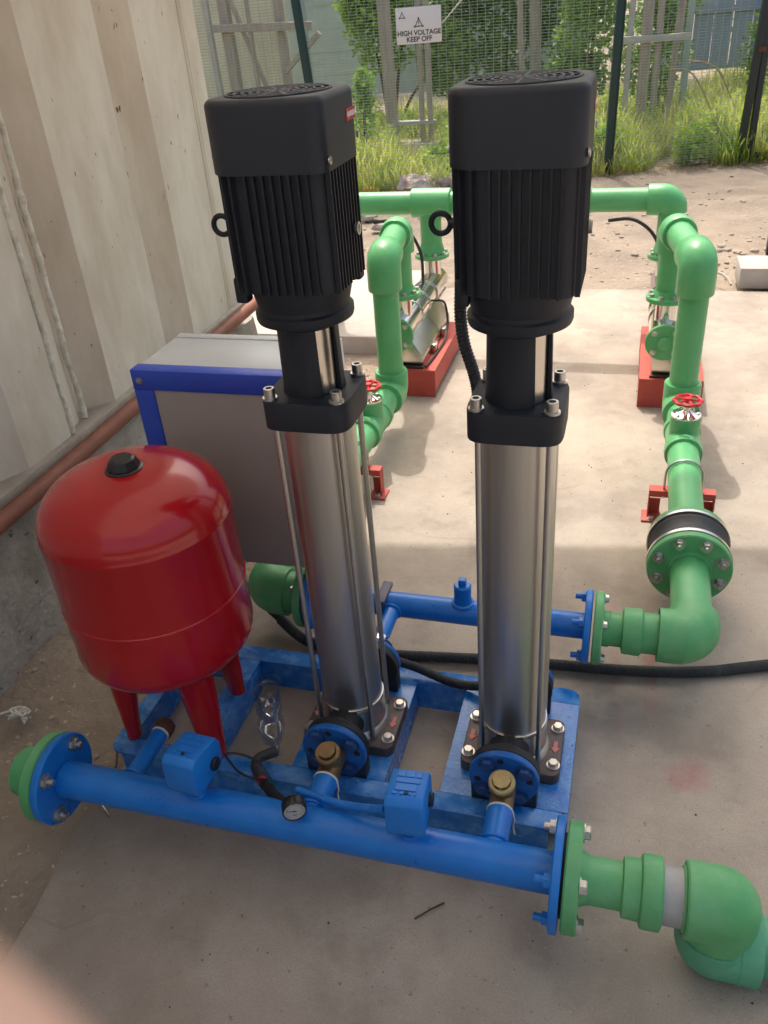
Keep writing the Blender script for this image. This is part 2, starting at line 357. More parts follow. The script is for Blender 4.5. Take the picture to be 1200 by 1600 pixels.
# ------------------------------------------------------------------ ground and slab
def nz(x, y, s, o=0): return noise.noise(Vector((x * s + o, y * s - o, o * .7)))
def grid(name, xs, ys, zf, m):
    vv = [(x, y, zf(x, y)) for y in ys for x in xs]; n = len(xs)
    ff = [(j * n + i, j * n + i + 1, (j + 1) * n + i + 1, (j + 1) * n + i) for j in range(len(ys) - 1) for i in range(n - 1)]
    me = bpy.data.meshes.new(name); me.from_pydata(vv, [], ff); me.materials.append(m); me.shade_smooth()
    o = bpy.data.objects.new(name, me); col.objects.link(o); return o
def axis_pts(segs):
    out = []
    for a, b, n in segs: out += [a + (b - a) * i / n for i in range(n)]
    return out + [segs[-1][1]]
def soil_z(x, y):
    z = -.035 + .022 * nz(x, y, 1.1) + .012 * nz(x, y, 5, 3) + .006 * nz(x, y, 19, 7)
    if x < -1.2 and y < 5.6: z = -.008 + .016 * nz(x, y, 4, 3) + .007 * nz(x, y, 21, 7) + .030 * max(0, (-1.62 - x)) * 2 * (1 + nz(x, y, 6))
    if -1.27 < x < 9 and -4 < y < 5.66 and x > -1.18: z = min(z, -.05)
    if y > 7.4: z += .03 * min(1, (y - 7.4) / 2)
    return z
xs = axis_pts([(-70, -8, 8), (-8, -2.1, 24), (-2.1, -1.15, 60), (-1.15, 1.6, 60), (1.6, 6, 30), (6, 70, 8)])
ys = axis_pts([(-40, -1, 8), (-1, .3, 8), (.3, 4.2, 170), (4.2, 5.5, 40), (5.5, 10.5, 130), (10.5, 20, 30), (20, 110, 8)])
struct(grid('ground', xs, ys, soil_z, M['soil']))
# slab with a slightly ragged left edge
b = BM(); edge = []
for i in range(90):
    y = -4 + i * (8.35) / 89
    edge.append((-1.245 + .028 * nz(0, y, 2.3) + .014 * nz(1, y, 11) - (.03 if 1 < y < 1.3 else 0), y))
edge += [(-1.24, 4.36), (-1.24, 5.64)]
far = [(-1.24 + i * 10.2 / 60, 5.65 + .008 * nz(i, 0, .9)) for i in range(1, 61)]
poly = edge + far + [(8.96, -4)]
prism(b, poly, -.12, 0)
struct(part('floor', b, M['floor']))
b = BM(); prism(b, [(-3.3, 4.42), (-1.262, 4.40), (-1.262, 5.72), (-3.3, 5.75)], -.1, .10, bev=.012)
struct(part('pavement', b, M['block']))

# ------------------------------------------------------------------ left wall
wall = thing('wall', (-1.84, 2.2, 0), 'tall weathered beige sheet wall with ribs and white sealant seams on the left', 'wall')
def wpanel(prof, z0=.57, z1=2.95, m='wall'):
    b = BM(); pl = [(x, y - 2.2) for x, y in prof] + [(x - .03, y - 2.2) for x, y in reversed(prof)]
    prism(b, pl, z0, z1); return part('panel', b, M[m], wall, 20)
wpanel([(.02, -3.0), (.02, -.9), (-.03, -.75), (.02, -.6), (.02, .2), (-.03, .35), (-.03, 1.0), (.02, 1.15), (.02, 1.60), (-.035, 1.66), (-.035, 1.80), (.03, 1.93), (.03, 2.165)])
wpanel([(-.015, 2.19), (.0, 2.215), (-.005, 2.26), (-.015, 2.285)])
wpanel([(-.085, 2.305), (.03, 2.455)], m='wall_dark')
wpanel([(.03, 2.4555), (.028, 2.56), (.012, 2.735)])
wpanel([(.006, 2.742), (-.02, 2.955)])
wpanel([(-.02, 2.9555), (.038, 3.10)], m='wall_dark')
wpanel([(.038, 3.1005), (.034, 3.20), (.030, 3.47)])
wpanel([(.026, 3.49), (.026, 3.50), (.018, 3.505), (.026, 3.512), (.026, 3.625)])
for y, w, x in ((2.178, .013, .036), (2.297, .015, .006)):
    b = BM(); tube(b, [(x - .006 + .003 * nz(k, y, .5), y - 2.2 + .009 * nz(k, y, .12), .575 + k * .02) for k in range(118)], lambda t, w=w, y=y: w * (.72 + .25 * nz(t * 60, y, .35) + .2 * nz(t * 118, y, .9)), 8)
    part('sealant_seam', b, M['sealant'], wall, 60)
b = BM()
cyl(b, (.028, 3.48 - 2.2, .53), (.028, 3.48 - 2.2, 2.95), .006, seg=8); cyl(b, (.026, 3.475 - 2.2, .54), (.026, 3.62 - 2.2, .545), .006, seg=8)
part('edge_bead', b, M['wall'], wall)
# gray channel under the panels
single('channel', (lambda b: (box(b, (-1.90, -3, .535), (-1.785, 3.66, .570), .003), b)[1])(BM()), M['ledge'], 'grey metal channel along the foot of the beige wall', 'channel')
# plinth: rough concrete
def plinth():
    b = BM(); n = 170; rows = [(0, -.06), (.006, .12), (0, .3), (-.004, .39), (-.012, .452), (-.09, .47)]; g = []
    for i in range(n + 1):
        y = -3 + 6.72 * i / n; r = []
        for k, (dx, z) in enumerate(rows):
            f = .010 if k < 4 else .016
            r.append(b.verts.new((-1.80 + dx + f * nz(y, z * 3, 6, 2) + .006 * nz(y, z, 25, 5), y, z + (.018 * nz(y, k, 9, 1) if 2 < k < 5 else 0))))
        g.append(r)
    for A, B in zip(g, g[1:]):
        for k in range(len(rows) - 1): b.faces.new((A[k], B[k], B[k + 1], A[k + 1]))
    back = [b.verts.new((-2.0, -3 + 6.72 * i, z)) for i in (0, 1) for z in (-.06, .47)]
    b.faces.new([g[-1][k] for k in range(len(rows))] + [back[3], back[2]])
    b.faces.new((g[0][-1], g[-1][-1], back[3], back[1]))
    bmesh.ops.recalc_face_normals(b, faces=b.faces[:]); return b
single('plinth', plinth(), M['plinth'], 'rough low concrete plinth under the brown-red pipe and beige wall', 'plinth')
b = BM(); tube(b, [(-1.772, y, .508 + .022 * max(0, y - 1.4) / 2 + .003 * nz(y, 0, 1.4)) for y in [-3 + .25 * i for i in range(27)]] + [(-1.772, 3.70, .533)], .028, 20)
single('wall_pipe', b, M['redpipe'], 'brown-red pipe lying along the top of the concrete plinth', 'pipe')

# ------------------------------------------------------------------ shelter roof and rear wall (above / behind the camera)
RZ = 2.9
def roof():
    b = BM(); n = 150; A = []; B = []
    for i in range(n + 1):
        x = -2.3 + 2.9 * i / n; dz = .012 * math.cos(i * math.pi / 2)
        A.append(b.verts.new((x, -1.0, RZ + .02 + dz))); B.append(b.verts.new((x, 4.13 + .15 * (x + .61), RZ + dz)))
    for i in range(n): b.faces.new((A[i], A[i + 1], B[i + 1], B[i]))
    bmesh.ops.solidify(b, geom=b.faces[:], thickness=.004); return b
single('shelter_roof', roof(), M['roof'], 'corrugated sheet roof over the pump floor, above the frame', 'roof')

# ------------------------------------------------------------------ base frame
FX0, FX1, FY0, FY1, FZ = -1.26, -.04, 1.283, 1.755, .10
fr = thing('base_frame', ((FX0 + FX1) / 2, (FY0 + FY1) / 2, 0), 'blue painted steel skid frame with worn shiny top under tank and pumps', 'frame')
ox, oy = fr.location.x, fr.location.y
T = .006
def rail(name, x0, y0, x1, y1, webs):
    b = BM(); box(b, (x0 - ox, y0 - oy, FZ - T), (x1 - ox, y1 - oy, FZ))
    for w in webs:
        if w == 'x0': box(b, (x0 - ox, y0 - oy, .004), (x0 - ox + T, y1 - oy, FZ - T))
        if w == 'x1': box(b, (x1 - ox - T, y0 - oy, .004), (x1 - ox, y1 - oy, FZ - T))
        if w == 'y0': box(b, (x0 - ox, y0 - oy, .004), (x1 - ox, y0 - oy + T, FZ - T))
        if w == 'y1': box(b, (x0 - ox, y1 - oy - T, .004), (x1 - ox, y1 - oy, FZ - T))
    return part(name, b, M['blue_worn_sheen'], fr)
# plan rails butt against each other; corners are rounded plates
FR, RR_ = 1.336, 1.697
def corner_rail(name, y0, y1, rad_side):
    hy = (y1 - y0) / 2; hx = (FX1 - FX0) / 2; b = BM(); r = .035
    radii = (r, .001, .001, r) if rad_side < 0 else (.001, r, r, .001)
    pl = [(x, y + (y0 + y1) / 2 - oy) for x, y in rrect(hx, hy, radii)]; prism(b, pl, FZ - T, FZ, bev=.0015)
    yy = y0 - oy; box(b, (-hx + .04, yy, .004), (hx - .04, yy + T, FZ - T))
    part(name, b, M['blue_worn_sheen'], fr)
corner_rail('rail', FY0, FR, -1); corner_rail('rail', RR_, FY1, 1)
for x0, x1, webs in ((-1.26, -1.213, ('x1',)), (-1.045, -.985, ('x0', 'x1')), (-.745, -.495, ('x0', 'x1')), (-.352, -.04, ('x0', 'x1'))):
    rail('rail', x0, FR + .0005, x1, RR_ - .0005, webs)

# ------------------------------------------------------------------ vertical pump
def make_pump(label):
    t = thing('vertical_pump', (0, 0, FZ), label, 'pump', 'two tall vertical pumps on the blue frame')
    z = lambda v: v - FZ
    # cast base with ears
    b = BM()
    prism(b, rrect(.124, .096, (.022,) * 4), 0, .032, bev=.006); part('foot', b, M['iron'], t)
    b = BM(); lathe(b, [(.095, .028), (.088, .045), (.083, .05), (.083, .12), (.0, .12)], 48); part('base_casing', b, M['steel'], t)
    for sx in (-1, 1):
        for sy in (-1, 1): link('bolt', HB, t, (sx * .1065, sy * .0615, .032))
        b = BM(); prism(b, [(.0, -.022), (.011, -.006), (.005, -.006), (.005, .018), (.0, .014), (-.005, .018), (-.005, -.006), (-.011, -.006)], .032, .034)
        o = part('arrow', b, M['pink'], t); o.location = (sx * .1065, 0, 0)
    for sy in (-1, 1):
        b = BM(); cyl(b, (0, sy * .05, .085), (0, sy * .148, .085), .048, seg=32); box(b, (-.079, min(sy * .138, sy * .1745), 0), (.079, max(sy * .138, sy * .1745), .06), .003)
        flange(b, (0, sy * .136, .085), (0, sy, 0), .083, .022); part('port', b, M['ironblk'], t)
        b = BM(); flange(b, (0, sy * .1585, .085), (0, sy, 0), .0835, .018, bev=.003)
        f = part('flange', b, M['blue_flange'], t)
        bolt_ring(f, (0, sy * .1765, .085), (0, sy, 0), .0625, 4, HBB, off=.42)
        for k in range(4):
            b = BM(); a = 2 * math.pi * (k + .92) / 4; cyl(b, (.0625 * math.sin(a), sy * .1768, .085 + .0625 * math.cos(a)), (.0625 * math.sin(a), sy * .1772, .085 + .0625 * math.cos(a)), .0085, seg=14); part('hole', b, M['ironblk'], f)
    # sleeve
    b = BM(); lathe(b, [(.0775, .12), (.0775, z(1.045))], 96); part('sleeve', b, M['steel'], t, 60)
    b = BM(); torus(b, .0795, .0032, Matrix.Translation((0, 0, .128)), 64, 8); part('band', b, M['steel2'], t)
    for sx in (-1, 1):
        for sy in (-1, 1):
            b = BM(); cyl(b, (sx * .0695, sy * .0695, .034), (sx * .0695, sy * .0695, z(1.045)), .0068, seg=14); part('stay_bolt', b, M['steel'], t)
    # head
    b = BM(); pl = []
    for i in range(64):
        a = 2 * math.pi * i / 64; c, s = math.cos(a), math.sin(a); rr = .094 / (abs(c) ** 5.5 + abs(s) ** 5.5) ** (1 / 5.5)
        pl.append((c * rr, s * rr))
    prism(b, pl, z(1.036), z(1.098), bev=.005); h = part('pump_head', b, M['black'], t)
    for sx in (-1, 1):
        for sy in (-1, 1): link('bolt', SB, h, (sx * .072, sy * .072, z(1.098)))
    # motor stool: open on one side, steel guard inside
    b = BM(); lathe(b, [(.066, z(1.098)), (.064, z(1.115)), (.062, z(1.24))], 60, a0=R(-10), a1=R(-10) + R(315))
    lathe(b, [(.056, z(1.098)), (.056, z(1.24))], 60, a0=R(-10), a1=R(-10) + R(315))
    for a in (R(-10), R(305)):
        c, s = math.cos(a), math.sin(a); b.faces.new([b.verts.new((c * rr, s * rr, zz)) for rr, zz in ((.056, z(1.098)), (.065, z(1.098)), (.062, z(1.24)), (.056, z(1.24)))])
    o = part('motor_stool', b, M['black'], t)
    o.rotation_euler = (0, 0, 0)
    b = BM(); lathe(b, [(.0545, z(1.1)), (.0545, z(1.238))], 48); part('coupling_guard', b, M['polish'], t, 60)
    b = BM(); lathe(b, [(0, z(1.238)), (.066, z(1.238)), (.096, z(1.252)), (.098, z(1.258)), (.098, z(1.270)), (.092, z(1.274)), (.09, z(1.30)), (0, z(1.30))], 64)
    part('motor_flange', b, M['black'], t)
    # motor body
    b = BM(); pl = rrect(.1040, .1040, (.03, .045, .062, .062), 8); prism(b, pl, z(1.325), z(1.56))
    lathe(b, [(.0, z(1.262)), (.088, z(1.262)), (.092, z(1.285)), (.103, z(1.330)), (.103, z(1.345)), (0, z(1.345))], 64)
    box(b, (-.106, -.085, z(1.30)), (-.080, -.055, z(1.35)), .006)
    box(b, (.080, .055, z(1.305)), (.104, .085, z(1.35)), .006)
    mb = part('motor', b, M['black'], t)
    fb = BM(); box(fb, (-.002, 0, z(1.325)), (.002, .0090, z(1.54))); fm = mesh_of('fin', fb, M['black'])
    k = -.088
    while k <= .0881:
        for rz, cx, cy in ((0, k, .1030), (math.pi, k, -.1030), (-math.pi / 2, .1030, k), (math.pi / 2, -.1030, k)):
            if abs(k) > .05 and (cx < -.04): continue
            if k > .07 and (cx > .08 or cy > .08): continue
            link('fin', fm, mb, (cx, cy, 0), (0, 0, rz))
        k += .0165
    for i in range(3):   # fins on the two round corners
        a = R(90 + 22 + 23 * i)
        for sgn in (1, -1):
            link('fin', fm, mb, (-.0435 + .0595 * math.cos(a), sgn * (.0435 + .0595 * math.sin(a)), 0), (0, 0, (a - math.pi / 2) if sgn > 0 else (math.pi / 2 - a + math.pi)))
    # boss screws and lifting eye
    b = BM(); lathe(b, [(.012, 0), (.012, .006), (.007, .006), (.006, .001), (0, .001)], 20, Matrix.Translation((.1145, .02, z(1.415))) @ Matrix.Rotation(math.pi / 2, 4, 'Y'))
    part('drain_plug', b, M['zinc'], mb)
    b = BM(); torus(b, .0175, .0052, Matrix.Translation((-.140, -.02, z(1.432))) @ Matrix.Rotation(math.pi / 2, 4, 'X'), 28, 10); cyl(b, (-.125, -.02, z(1.432)), (-.105, -.02, z(1.432)), .009, seg=14)
    part('lifting_eye', b, M['black'], mb)
    b = BM(); box(b, (-.06, .105, z(1.36)), (.06, .165, z(1.47)), .008); part('terminal_box', b, M['black'], t)
    # fan cover
    b = BM(); pl = rrect(.1125, .1125, (.030, .055, .075, .058), 10); prism(b, pl, z(1.535), z(1.653), bev=.012, seg=4); c = part('fan_cover', b, M['cover'], t)
    gb = BM()
    for i in range(6):
        rr = .022 + i * .014; torus(gb, rr, .0028, Matrix.Translation((0, .0, z(1.654))) @ Matrix.Diagonal((1, 1, .7, 1)), 48, 8)
    for a in range(0, 180, 30):
        mt = Matrix.Translation((0, 0, z(1.6545))) @ Matrix.Rotation(R(a), 4, 'Z'); box(gb, (-.094, -.0022, -.002), (.094, .0022, .0012), mtx=mt)
    part('grille', gb, M['cover'], c)
    gb = BM(); cyl(gb, (0, 0, z(1.6528)), (0, 0, z(1.6534)), .096, seg=48); part('grille_opening', gb, M['ironblk'], c)
    sc = BM(); lathe(sc, [(.007, 0), (.007, .003), (.003, .004), (0, .002)], 14); sm = mesh_of('screw', sc, M['zinc'])
    for p, rt in (((.113, -.088, z(1.553)), (0, math.pi / 2, 0)), ((.113, .080, z(1.57)), (0, math.pi / 2, 0)), ((-.1115, -.06, z(1.56)), (0, -math.pi / 2, 0))): link('screw', sm, c, p, rt)
    b = BM(); box(b, (.1128, .022, z(1.598)), (.1136, .075, z(1.618))); s = part('sticker', b, M['label_red'], c)
    b = BM(); prism(b, [(0, 0), (.008, -.007), (.008, .007)], 0, .0003)
    for i in range(5): prism(b, [(.010 + i * .0075, -.004), (.0155 + i * .0075, -.004), (.0155 + i * .0075, .004 + .002 * (i % 2)), (.010 + i * .0075, .004)], 0, .0003)
    part('print', b, M['label_white'], s).matrix_local = Matrix.Translation((.1137, .026, z(1.608))) @ Matrix(((0, 0, 1, 0), (1, 0, 0, 0), (0, 1, 0, 0), (0, 0, 0, 1)))
    return t
p1 = make_pump('vertical steel pump with black motor nearer the red tank and grey cabinet')
PY = 1.508; p1.location = (-.619, PY, FZ)
index_children()
p2 = copy_tree(p1); p2.location = (-.1932, PY, FZ); p2['label'] = 'vertical steel pump with black motor standing at the open right end of the blue frame'

# ------------------------------------------------------------------ front blue manifold
MY, MZ = 1.112, .185
man = thing('front_manifold', (-.65, MY, 0), 'long blue painted header pipe in front of both pumps', 'pipe')
mx, my = -.65, MY
def L_(x, y, z): return (x - mx, y - my, z)
b = BM(); cyl(b, L_(-1.25, MY, MZ), L_(-.055, MY, MZ), .0445, seg=48); part('pipe', b, M['blue'], man)
b = BM(); flange(b, L_(-1.272, MY, MZ), (1, 0, 0), .112, .02, bev=.003); f = part('flange', b, M['blue'], man)
for a in range(4):
    an = R(45 + 90 * a); p = L_(-1.252, MY + .085 * math.sin(an), MZ + .085 * math.cos(an)); link('nut', NTZ if a != 1 else NTB, f, p, quat_to((1, 0, 0)))
b = BM(); flange(b, L_(-.056, MY, MZ), (1, 0, 0), .118, .019, bev=.003); f = part('flange', b, M['blue'], man)
for a in range(4):
    an = R(45 + 90 * a); p = L_(-.056, MY + .092 * math.sin(an), MZ + .092 * math.cos(an)); link('nut', NTB if a else NTZ, f, p, quat_to((-1, 0, 0)))
for px in (-.619, -.1932):
    xx = px - (0 if px > -.3 else -.004)
    b = BM(); cyl(b, L_(xx + .006, MY + .03, MZ), L_(xx + .006, MY + .128, MZ), .030, seg=32); torus(b, .0445, .006, Matrix.Translation(L_(xx + .006, MY, MZ)) @ Matrix.Rotation(0, 4, 'Z'), 6, 6) if False else None
    torus(b, .031, .0045, Matrix.Translation(L_(xx + .006, MY + .045, MZ)) @ Matrix.Rotation(math.pi / 2, 4, 'X'), 28, 8)
    br = part('branch_pipe', b, M['blue'], man)
    b = BM(); torus(b, .0285, .0035, Matrix.Translation(L_(xx + .006, MY + .130, MZ)) @ Matrix.Rotation(math.pi / 2, 4, 'X'), 28, 8)
    tube(b, [L_(xx + .034, MY + .13, MZ + .01), L_(xx + .040, MY + .122, MZ - .01), L_(xx + .038, MY + .118, MZ - .03), L_(xx + .043, MY + .11, MZ - .045)], .002, 6, smooth=4)
    part('thread_tape', b, M['tape'], man)
    b = BM(); cyl(b, L_(xx + .006, MY + .128, MZ), L_(xx + .002, PY - .178, MZ), .0285, seg=32); lathe(b, [(.031, 0), (.031, .018), (.031, .02)], 6, Matrix.Translation(L_(xx + .002, PY - .2, MZ)) @ Matrix.Rotation(math.pi / 2, 4, 'X'))
    cyl(b, L_(xx + .004, MY + .178, MZ), L_(xx + .004, MY + .168, MZ + .052), .027, seg=28)
    cv = part('check_valve', b, M['brass'], man)
    b = BM(); mt, h = frame_to(L_(xx + .004, MY + .168, MZ + .050), L_(xx + .004, MY + .164, MZ + .066))
    lathe(b, [(.031, 0), (.031, .008), (.028, .011), (.022, .011)], 32, mt); lathe(b, [(.021, .010), (.021, .020), (.0, .020)], 8, mt); part('valve_cap', b, M['brasscap'] if px > -.3 else M['brass'], cv)
# stub with rusty cap
b = BM(); cyl(b, L_(-1.085, MY + .02, MZ), L_(-1.085, MY + .18, MZ + .004), .0215, seg=28); torus(b, .024, .005, Matrix.Translation(L_(-1.085, MY + .044, MZ)) @ Matrix.Rotation(math.pi / 2, 4, 'X'), 24, 8); part('stub_pipe', b, M['blue'], man)
b = BM(); torus(b, .0205, .0035, Matrix.Translation(L_(-1.085, MY + .182, MZ + .004)) @ Matrix.Rotation(math.pi / 2, 4, 'X'), 24, 8); part('thread_tape', b, M['tape'], man)
b = BM(); mt, h = frame_to(L_(-1.085, MY + .184, MZ + .004), L_(-1.085, MY + .225, MZ + .004)); lathe(b, [(.025, 0), (.028, .004), (.028, .03), (.022, .036), (0, .036)], 8, mt); part('cap', b, M['rust'], man)
for x in (-.878, -.365):
    b = BM(); cyl(b, L_(x, MY, MZ + .03), L_(x, MY, MZ + .088), .0145, seg=20); torus(b, .017, .005, Matrix.Translation(L_(x, MY, MZ + .046)), 24, 8); part('nipple', b, M['blue'], man)
b = BM(); cyl(b, L_(-.612, MY, MZ + .035), L_(-.612, MY, MZ + .052), .009, seg=16); part('socket', b, M['blue'], man)

# pressure switches
def pressure_switch(x, label, rz):
    z0 = MZ + .086
    t = thing('pressure_switch', (x, MY + .010, z0), label, 'pressure switch', 'blue pressure switches on the front header', rz)
    b = BM(); mt = Matrix.Identity(4)
    prof = [(-.050, .0), (.052, .0), (.060, .02), (.062, .066), (.050, .090), (-.036, .106), (-.052, .094), (-.056, .02)]   # side outline (y, z)
    b2 = BM(); prism(b2, prof, -.041, .041); bmesh.ops.bevel(b2, geom=b2.edges[:], offset=.004, segments=2, affect='EDGES', profile=.5)
    addm(b, b2, Matrix(((0, 0, 1, 0), (1, 0, 0, 0), (0, 1, 0, 0), (0, 0, 0, 1)))); part('box', b, M['box_blue'], t)
    # raised ribs on the sloping lid
    sl_ = math.atan2(.082 - .098, .046 + .034); mt = Matrix.Translation((0, .006, .0985)) @ Matrix.Rotation(sl_, 4, 'X')
    b = BM()
    for x0, y0, x1, y1 in ((-.026, .020, -.010, .036), (-.007, .020, .012, .036), (.015, .020, .027, .036), (-.026, .001, .027, .016), (-.024, -.024, .022, -.003), (-.028, -.036, -.016, -.028), (-.012, -.036, -.002, -.028), (.008, -.036, .014, -.028), (.018, -.036, .024, -.028)):
        box(b, (x0, y0, -.001), (x1, y1, .0022), .0006, 1, mt)
    part('lid_ribs', b, M['box_blue'], t)
    b = BM(); cyl(b, mt @ Vector((.002, -.031, 0)), mt @ Vector((.002, -.031, .003)), .0045, seg=12); part('lid_screw', b, M['ironblk'], t)
    b = BM()
    for s, yy in ((1, .022),):
        cyl(b, (s * .040, yy, .035), (s * .050, yy, .035), .016, seg=20, bev=.002)
    part('cable_gland', b, M['blackcap'] if rz else M['box_blue'], t)
    return t
pressure_switch(-.365, 'light blue pressure switch box on the header, between the two vertical pumps', R(4))
pressure_switch(-.878, 'blue pressure switch box on the header, in front of the red tank leg', R(-4))
# gauge
g = thing('pressure_gauge', (-.612, MY, MZ + .052), 'small black pressure gauge with round white dial on the blue header', 'gauge')
gd = (CAM - Vector((-.62, MY - .02, .25))).normalized(); gd = Vector((gd.x, gd.y, .06)).normalized()
c0 = Vector((-.006, -.030, .040)); mt, _ = frame_to(c0 - gd * .022, c0); mt = mt @ Matrix.Scale(.98, 4)
b = BM(); cyl(b, (0, 0, 0), (0, 0, .03), .007, seg=12); lathe(b, [(0, 0), (.022, 0), (.0275, .006), (.028, .030), (.026, .033), (.0245, .033), (.0245, .029), (0, .029)], 40, mt); part('case', b, M['blackcap'], g)
b = BM(); cyl(b, mt @ Vector((0, 0, .0292)), mt @ Vector((0, 0, .0298)), .0243, seg=40); dial = part('dial', b, mat('grey_white_dial', (.42, .41, .42), .4), g)
b = BM()
for i in range(21):
    a = R(-135 + 13.5 * i); m2 = mt @ Matrix.Translation((0, 0, .0299)) @ Matrix.Rotation(a, 4, 'Z'); box(b, (-.0004, .017, 0), (.0004, .021 if i % 5 == 0 else .019, .0003), mtx=m2)
m2 = mt @ Matrix.Translation((0, 0, .0301)) @ Matrix.Rotation(R(75), 4, 'Z'); box(b, (-.0007, -.006, 0), (.0007, .019, .0004), mtx=m2)
box(b, (-.005, -.012, .0299), (.005, -.010, .0301), mtx=mt); cyl(b, mt @ Vector((0, 0, .0299)), mt @ Vector((0, 0, .031)), .002, seg=10)
part('needle', b, M['ink'], dial)

# ------------------------------------------------------------------ green fittings front right
rg = thing('green_pipe_fittings', (.2, MY, 0), 'green flange, stepped couplings, grey pipe band and elbows at lower right', 'pipe fitting')
def G(x, y, z): return (x - .2, y - MY, z)
b = BM(); flange(b, G(-.031, MY, MZ), (1, 0, 0), .113, .032, bev=.004); f = part('flange', b, M['green2'], rg)
for a in range(4):
    an = R(45 + 90 * a); link('bolt', HBX, f, G(.001, MY + .092 * math.sin(an), MZ + .092 * math.cos(an)), quat_to((1, 0, 0)))
b = BM(); cyl(b, G(-.037, MY, MZ), G(-.031, MY, MZ), .085, seg=40); part('gasket', b, M['rubber'], rg)
b = BM(); mt, _ = frame_to(G(0, MY, MZ), G(1, MY, MZ))
lathe(b, [(.058, 0), (.052, .012), (.0485, .02), (.0485, .084), (.060, .087), (.062, .120), (.0715, .123), (.0735, .128), (.0735, .160), (.070, .163), (.0, .163)], 48, mt); part('coupling', b, M['green2'], rg)
b = BM(); cyl(b, G(.160, MY, MZ), G(.225, MY, MZ), .0585, seg=48); part('pipe_band', b, M['greyband'], rg)
b = BM(); torus(b, .0610, .0040, Matrix.Translation(G(.2065, MY, MZ)) @ Matrix.Rotation(math.pi / 2, 4, 'Y'), 44, 6); part('fusion_bead', b, M['green2'], rg)
b = BM(); ex = .277
lathe(b, [(.0, .208), (.073, .208), (.0765, .212), (.0765, ex - .2 + .2)], 56, mt)
def ball(bm, c, r):
    q = BM(); bmesh.ops.create_uvsphere(q, u_segments=56, v_segments=28, radius=r); addm(bm, q, Matrix.Translation(c))
ball(b, G(ex, MY, MZ), .0765); lathe(b, [(.0765, 0), (.0765, -.062), (.073, -.066), (.06, -.066)], 56, Matrix.Translation(G(ex, MY, MZ))); part('elbow', b, M['green2'], rg)
lc = Vector((ex + .001, MY - .003, .080))
b = BM(); ball(b, G(lc.x, lc.y, lc.z), .0790); lathe(b, [(.0790, 0), (.0790, .040), (.06, .040)], 56, Matrix.Translation(G(lc.x, lc.y, lc.z))); cyl(b, G(lc.x, lc.y, lc.z), G(lc.x + .06, lc.y, lc.z), .0790, seg=56)
part('elbow', b, M['green_lower'], rg, label='lower bluish green elbow lying on the floor')
b = BM(); cyl(b, G(lc.x + .04, lc.y, lc.z), G(lc.x + .085, lc.y, lc.z), .0805, seg=44, bev=.004); part('collar', b, M['green_lower'], rg)
b = BM(); cyl(b, G(lc.x + .06, lc.y, lc.z), G(lc.x + 1.1, lc.y, lc.z), .0585, seg=40); part('pipe', b, M['green_lower'], rg)
# left end stub
lg = thing('green_end_cap', (-1.33, MY, 0), 'green flange and short green stub closing the left end of the front header', 'pipe fitting')
b = BM(); flange(b, (-1.284 + 1.33 - .022, 0, MZ), (1, 0, 0), .109, .030, bev=.004); part('flange', b, M['green2'], lg)
b = BM(); cyl(b, (-1.375 + 1.33, 0, MZ), (-1.3 + 1.33, 0, MZ), .060, seg=44, bev=.004); part('stub', b, M['green'], lg)
link('bolt', HB, lg, (-1.306 + 1.33, -.055, MZ - .08), quat_to((-1, 0, 0)))

# ------------------------------------------------------------------ rear manifold
RY = 1.932
rm = thing('rear_manifold', (-.45, RY, 0), 'blue painted header pipe behind the pumps with capped socket on top', 'pipe')
def Q(x, y, z): return (x + .45, y - RY, z)
b = BM(); cyl(b, Q(-.86, RY, MZ), Q(-.045, RY, MZ), .0385, seg=44); part('pipe', b, M['blue'], rm)
for x, s in ((-.048, 1), (-.868, -1)):
    b = BM(); flange(b, Q(x, RY, MZ), (s, 0, 0), .108, .019, bev=.003); f = part('flange', b, M['blue'], rm)
    for a in range(4):
        an = R(45 + 90 * a); link('nut', NTB, f, Q(x, RY + .086 * math.sin(an), MZ + .086 * math.cos(an)), quat_to((-s, 0, 0)))
b = BM(); lathe(b, [(.026, .028), (.026, .10), (.022, .104), (.012, .104)], 28, Matrix.Translation(Q(-.405, RY, MZ))); torus(b, .029, .006, Matrix.Translation(Q(-.405, RY, MZ + .036)), 28, 8); part('socket', b, M['blue'], rm)
b = BM(); box(b, Q(-.416, RY - .011, MZ + .102), Q(-.394, RY + .011, MZ + .124), .003); part('plug', b, M['blue'], rm)
b = BM(); box(b, Q(-.665, RY - .055, MZ + .032), Q(-.635, RY + .05, MZ + .048), .003); part('strap', b, mat('strap_paint', (.10, .09, .14), .5), rm)
for px in (-.619, -.1932):
    b = BM(); cyl(b, Q(px, RY - .03, MZ), Q(px, PY + .25, MZ), .024, seg=28); torus(b, .026, .005, Matrix.Translation(Q(px, RY - .038, MZ)) @ Matrix.Rotation(math.pi / 2, 4, 'X'), 24, 8); part('branch_pipe', b, M['blue'], rm)
    b = BM(); cyl(b, Q(px, PY + .176, MZ), Q(px, PY + .252, MZ), .03, seg=28); part('ball_valve', b, M['chrome'], rm)

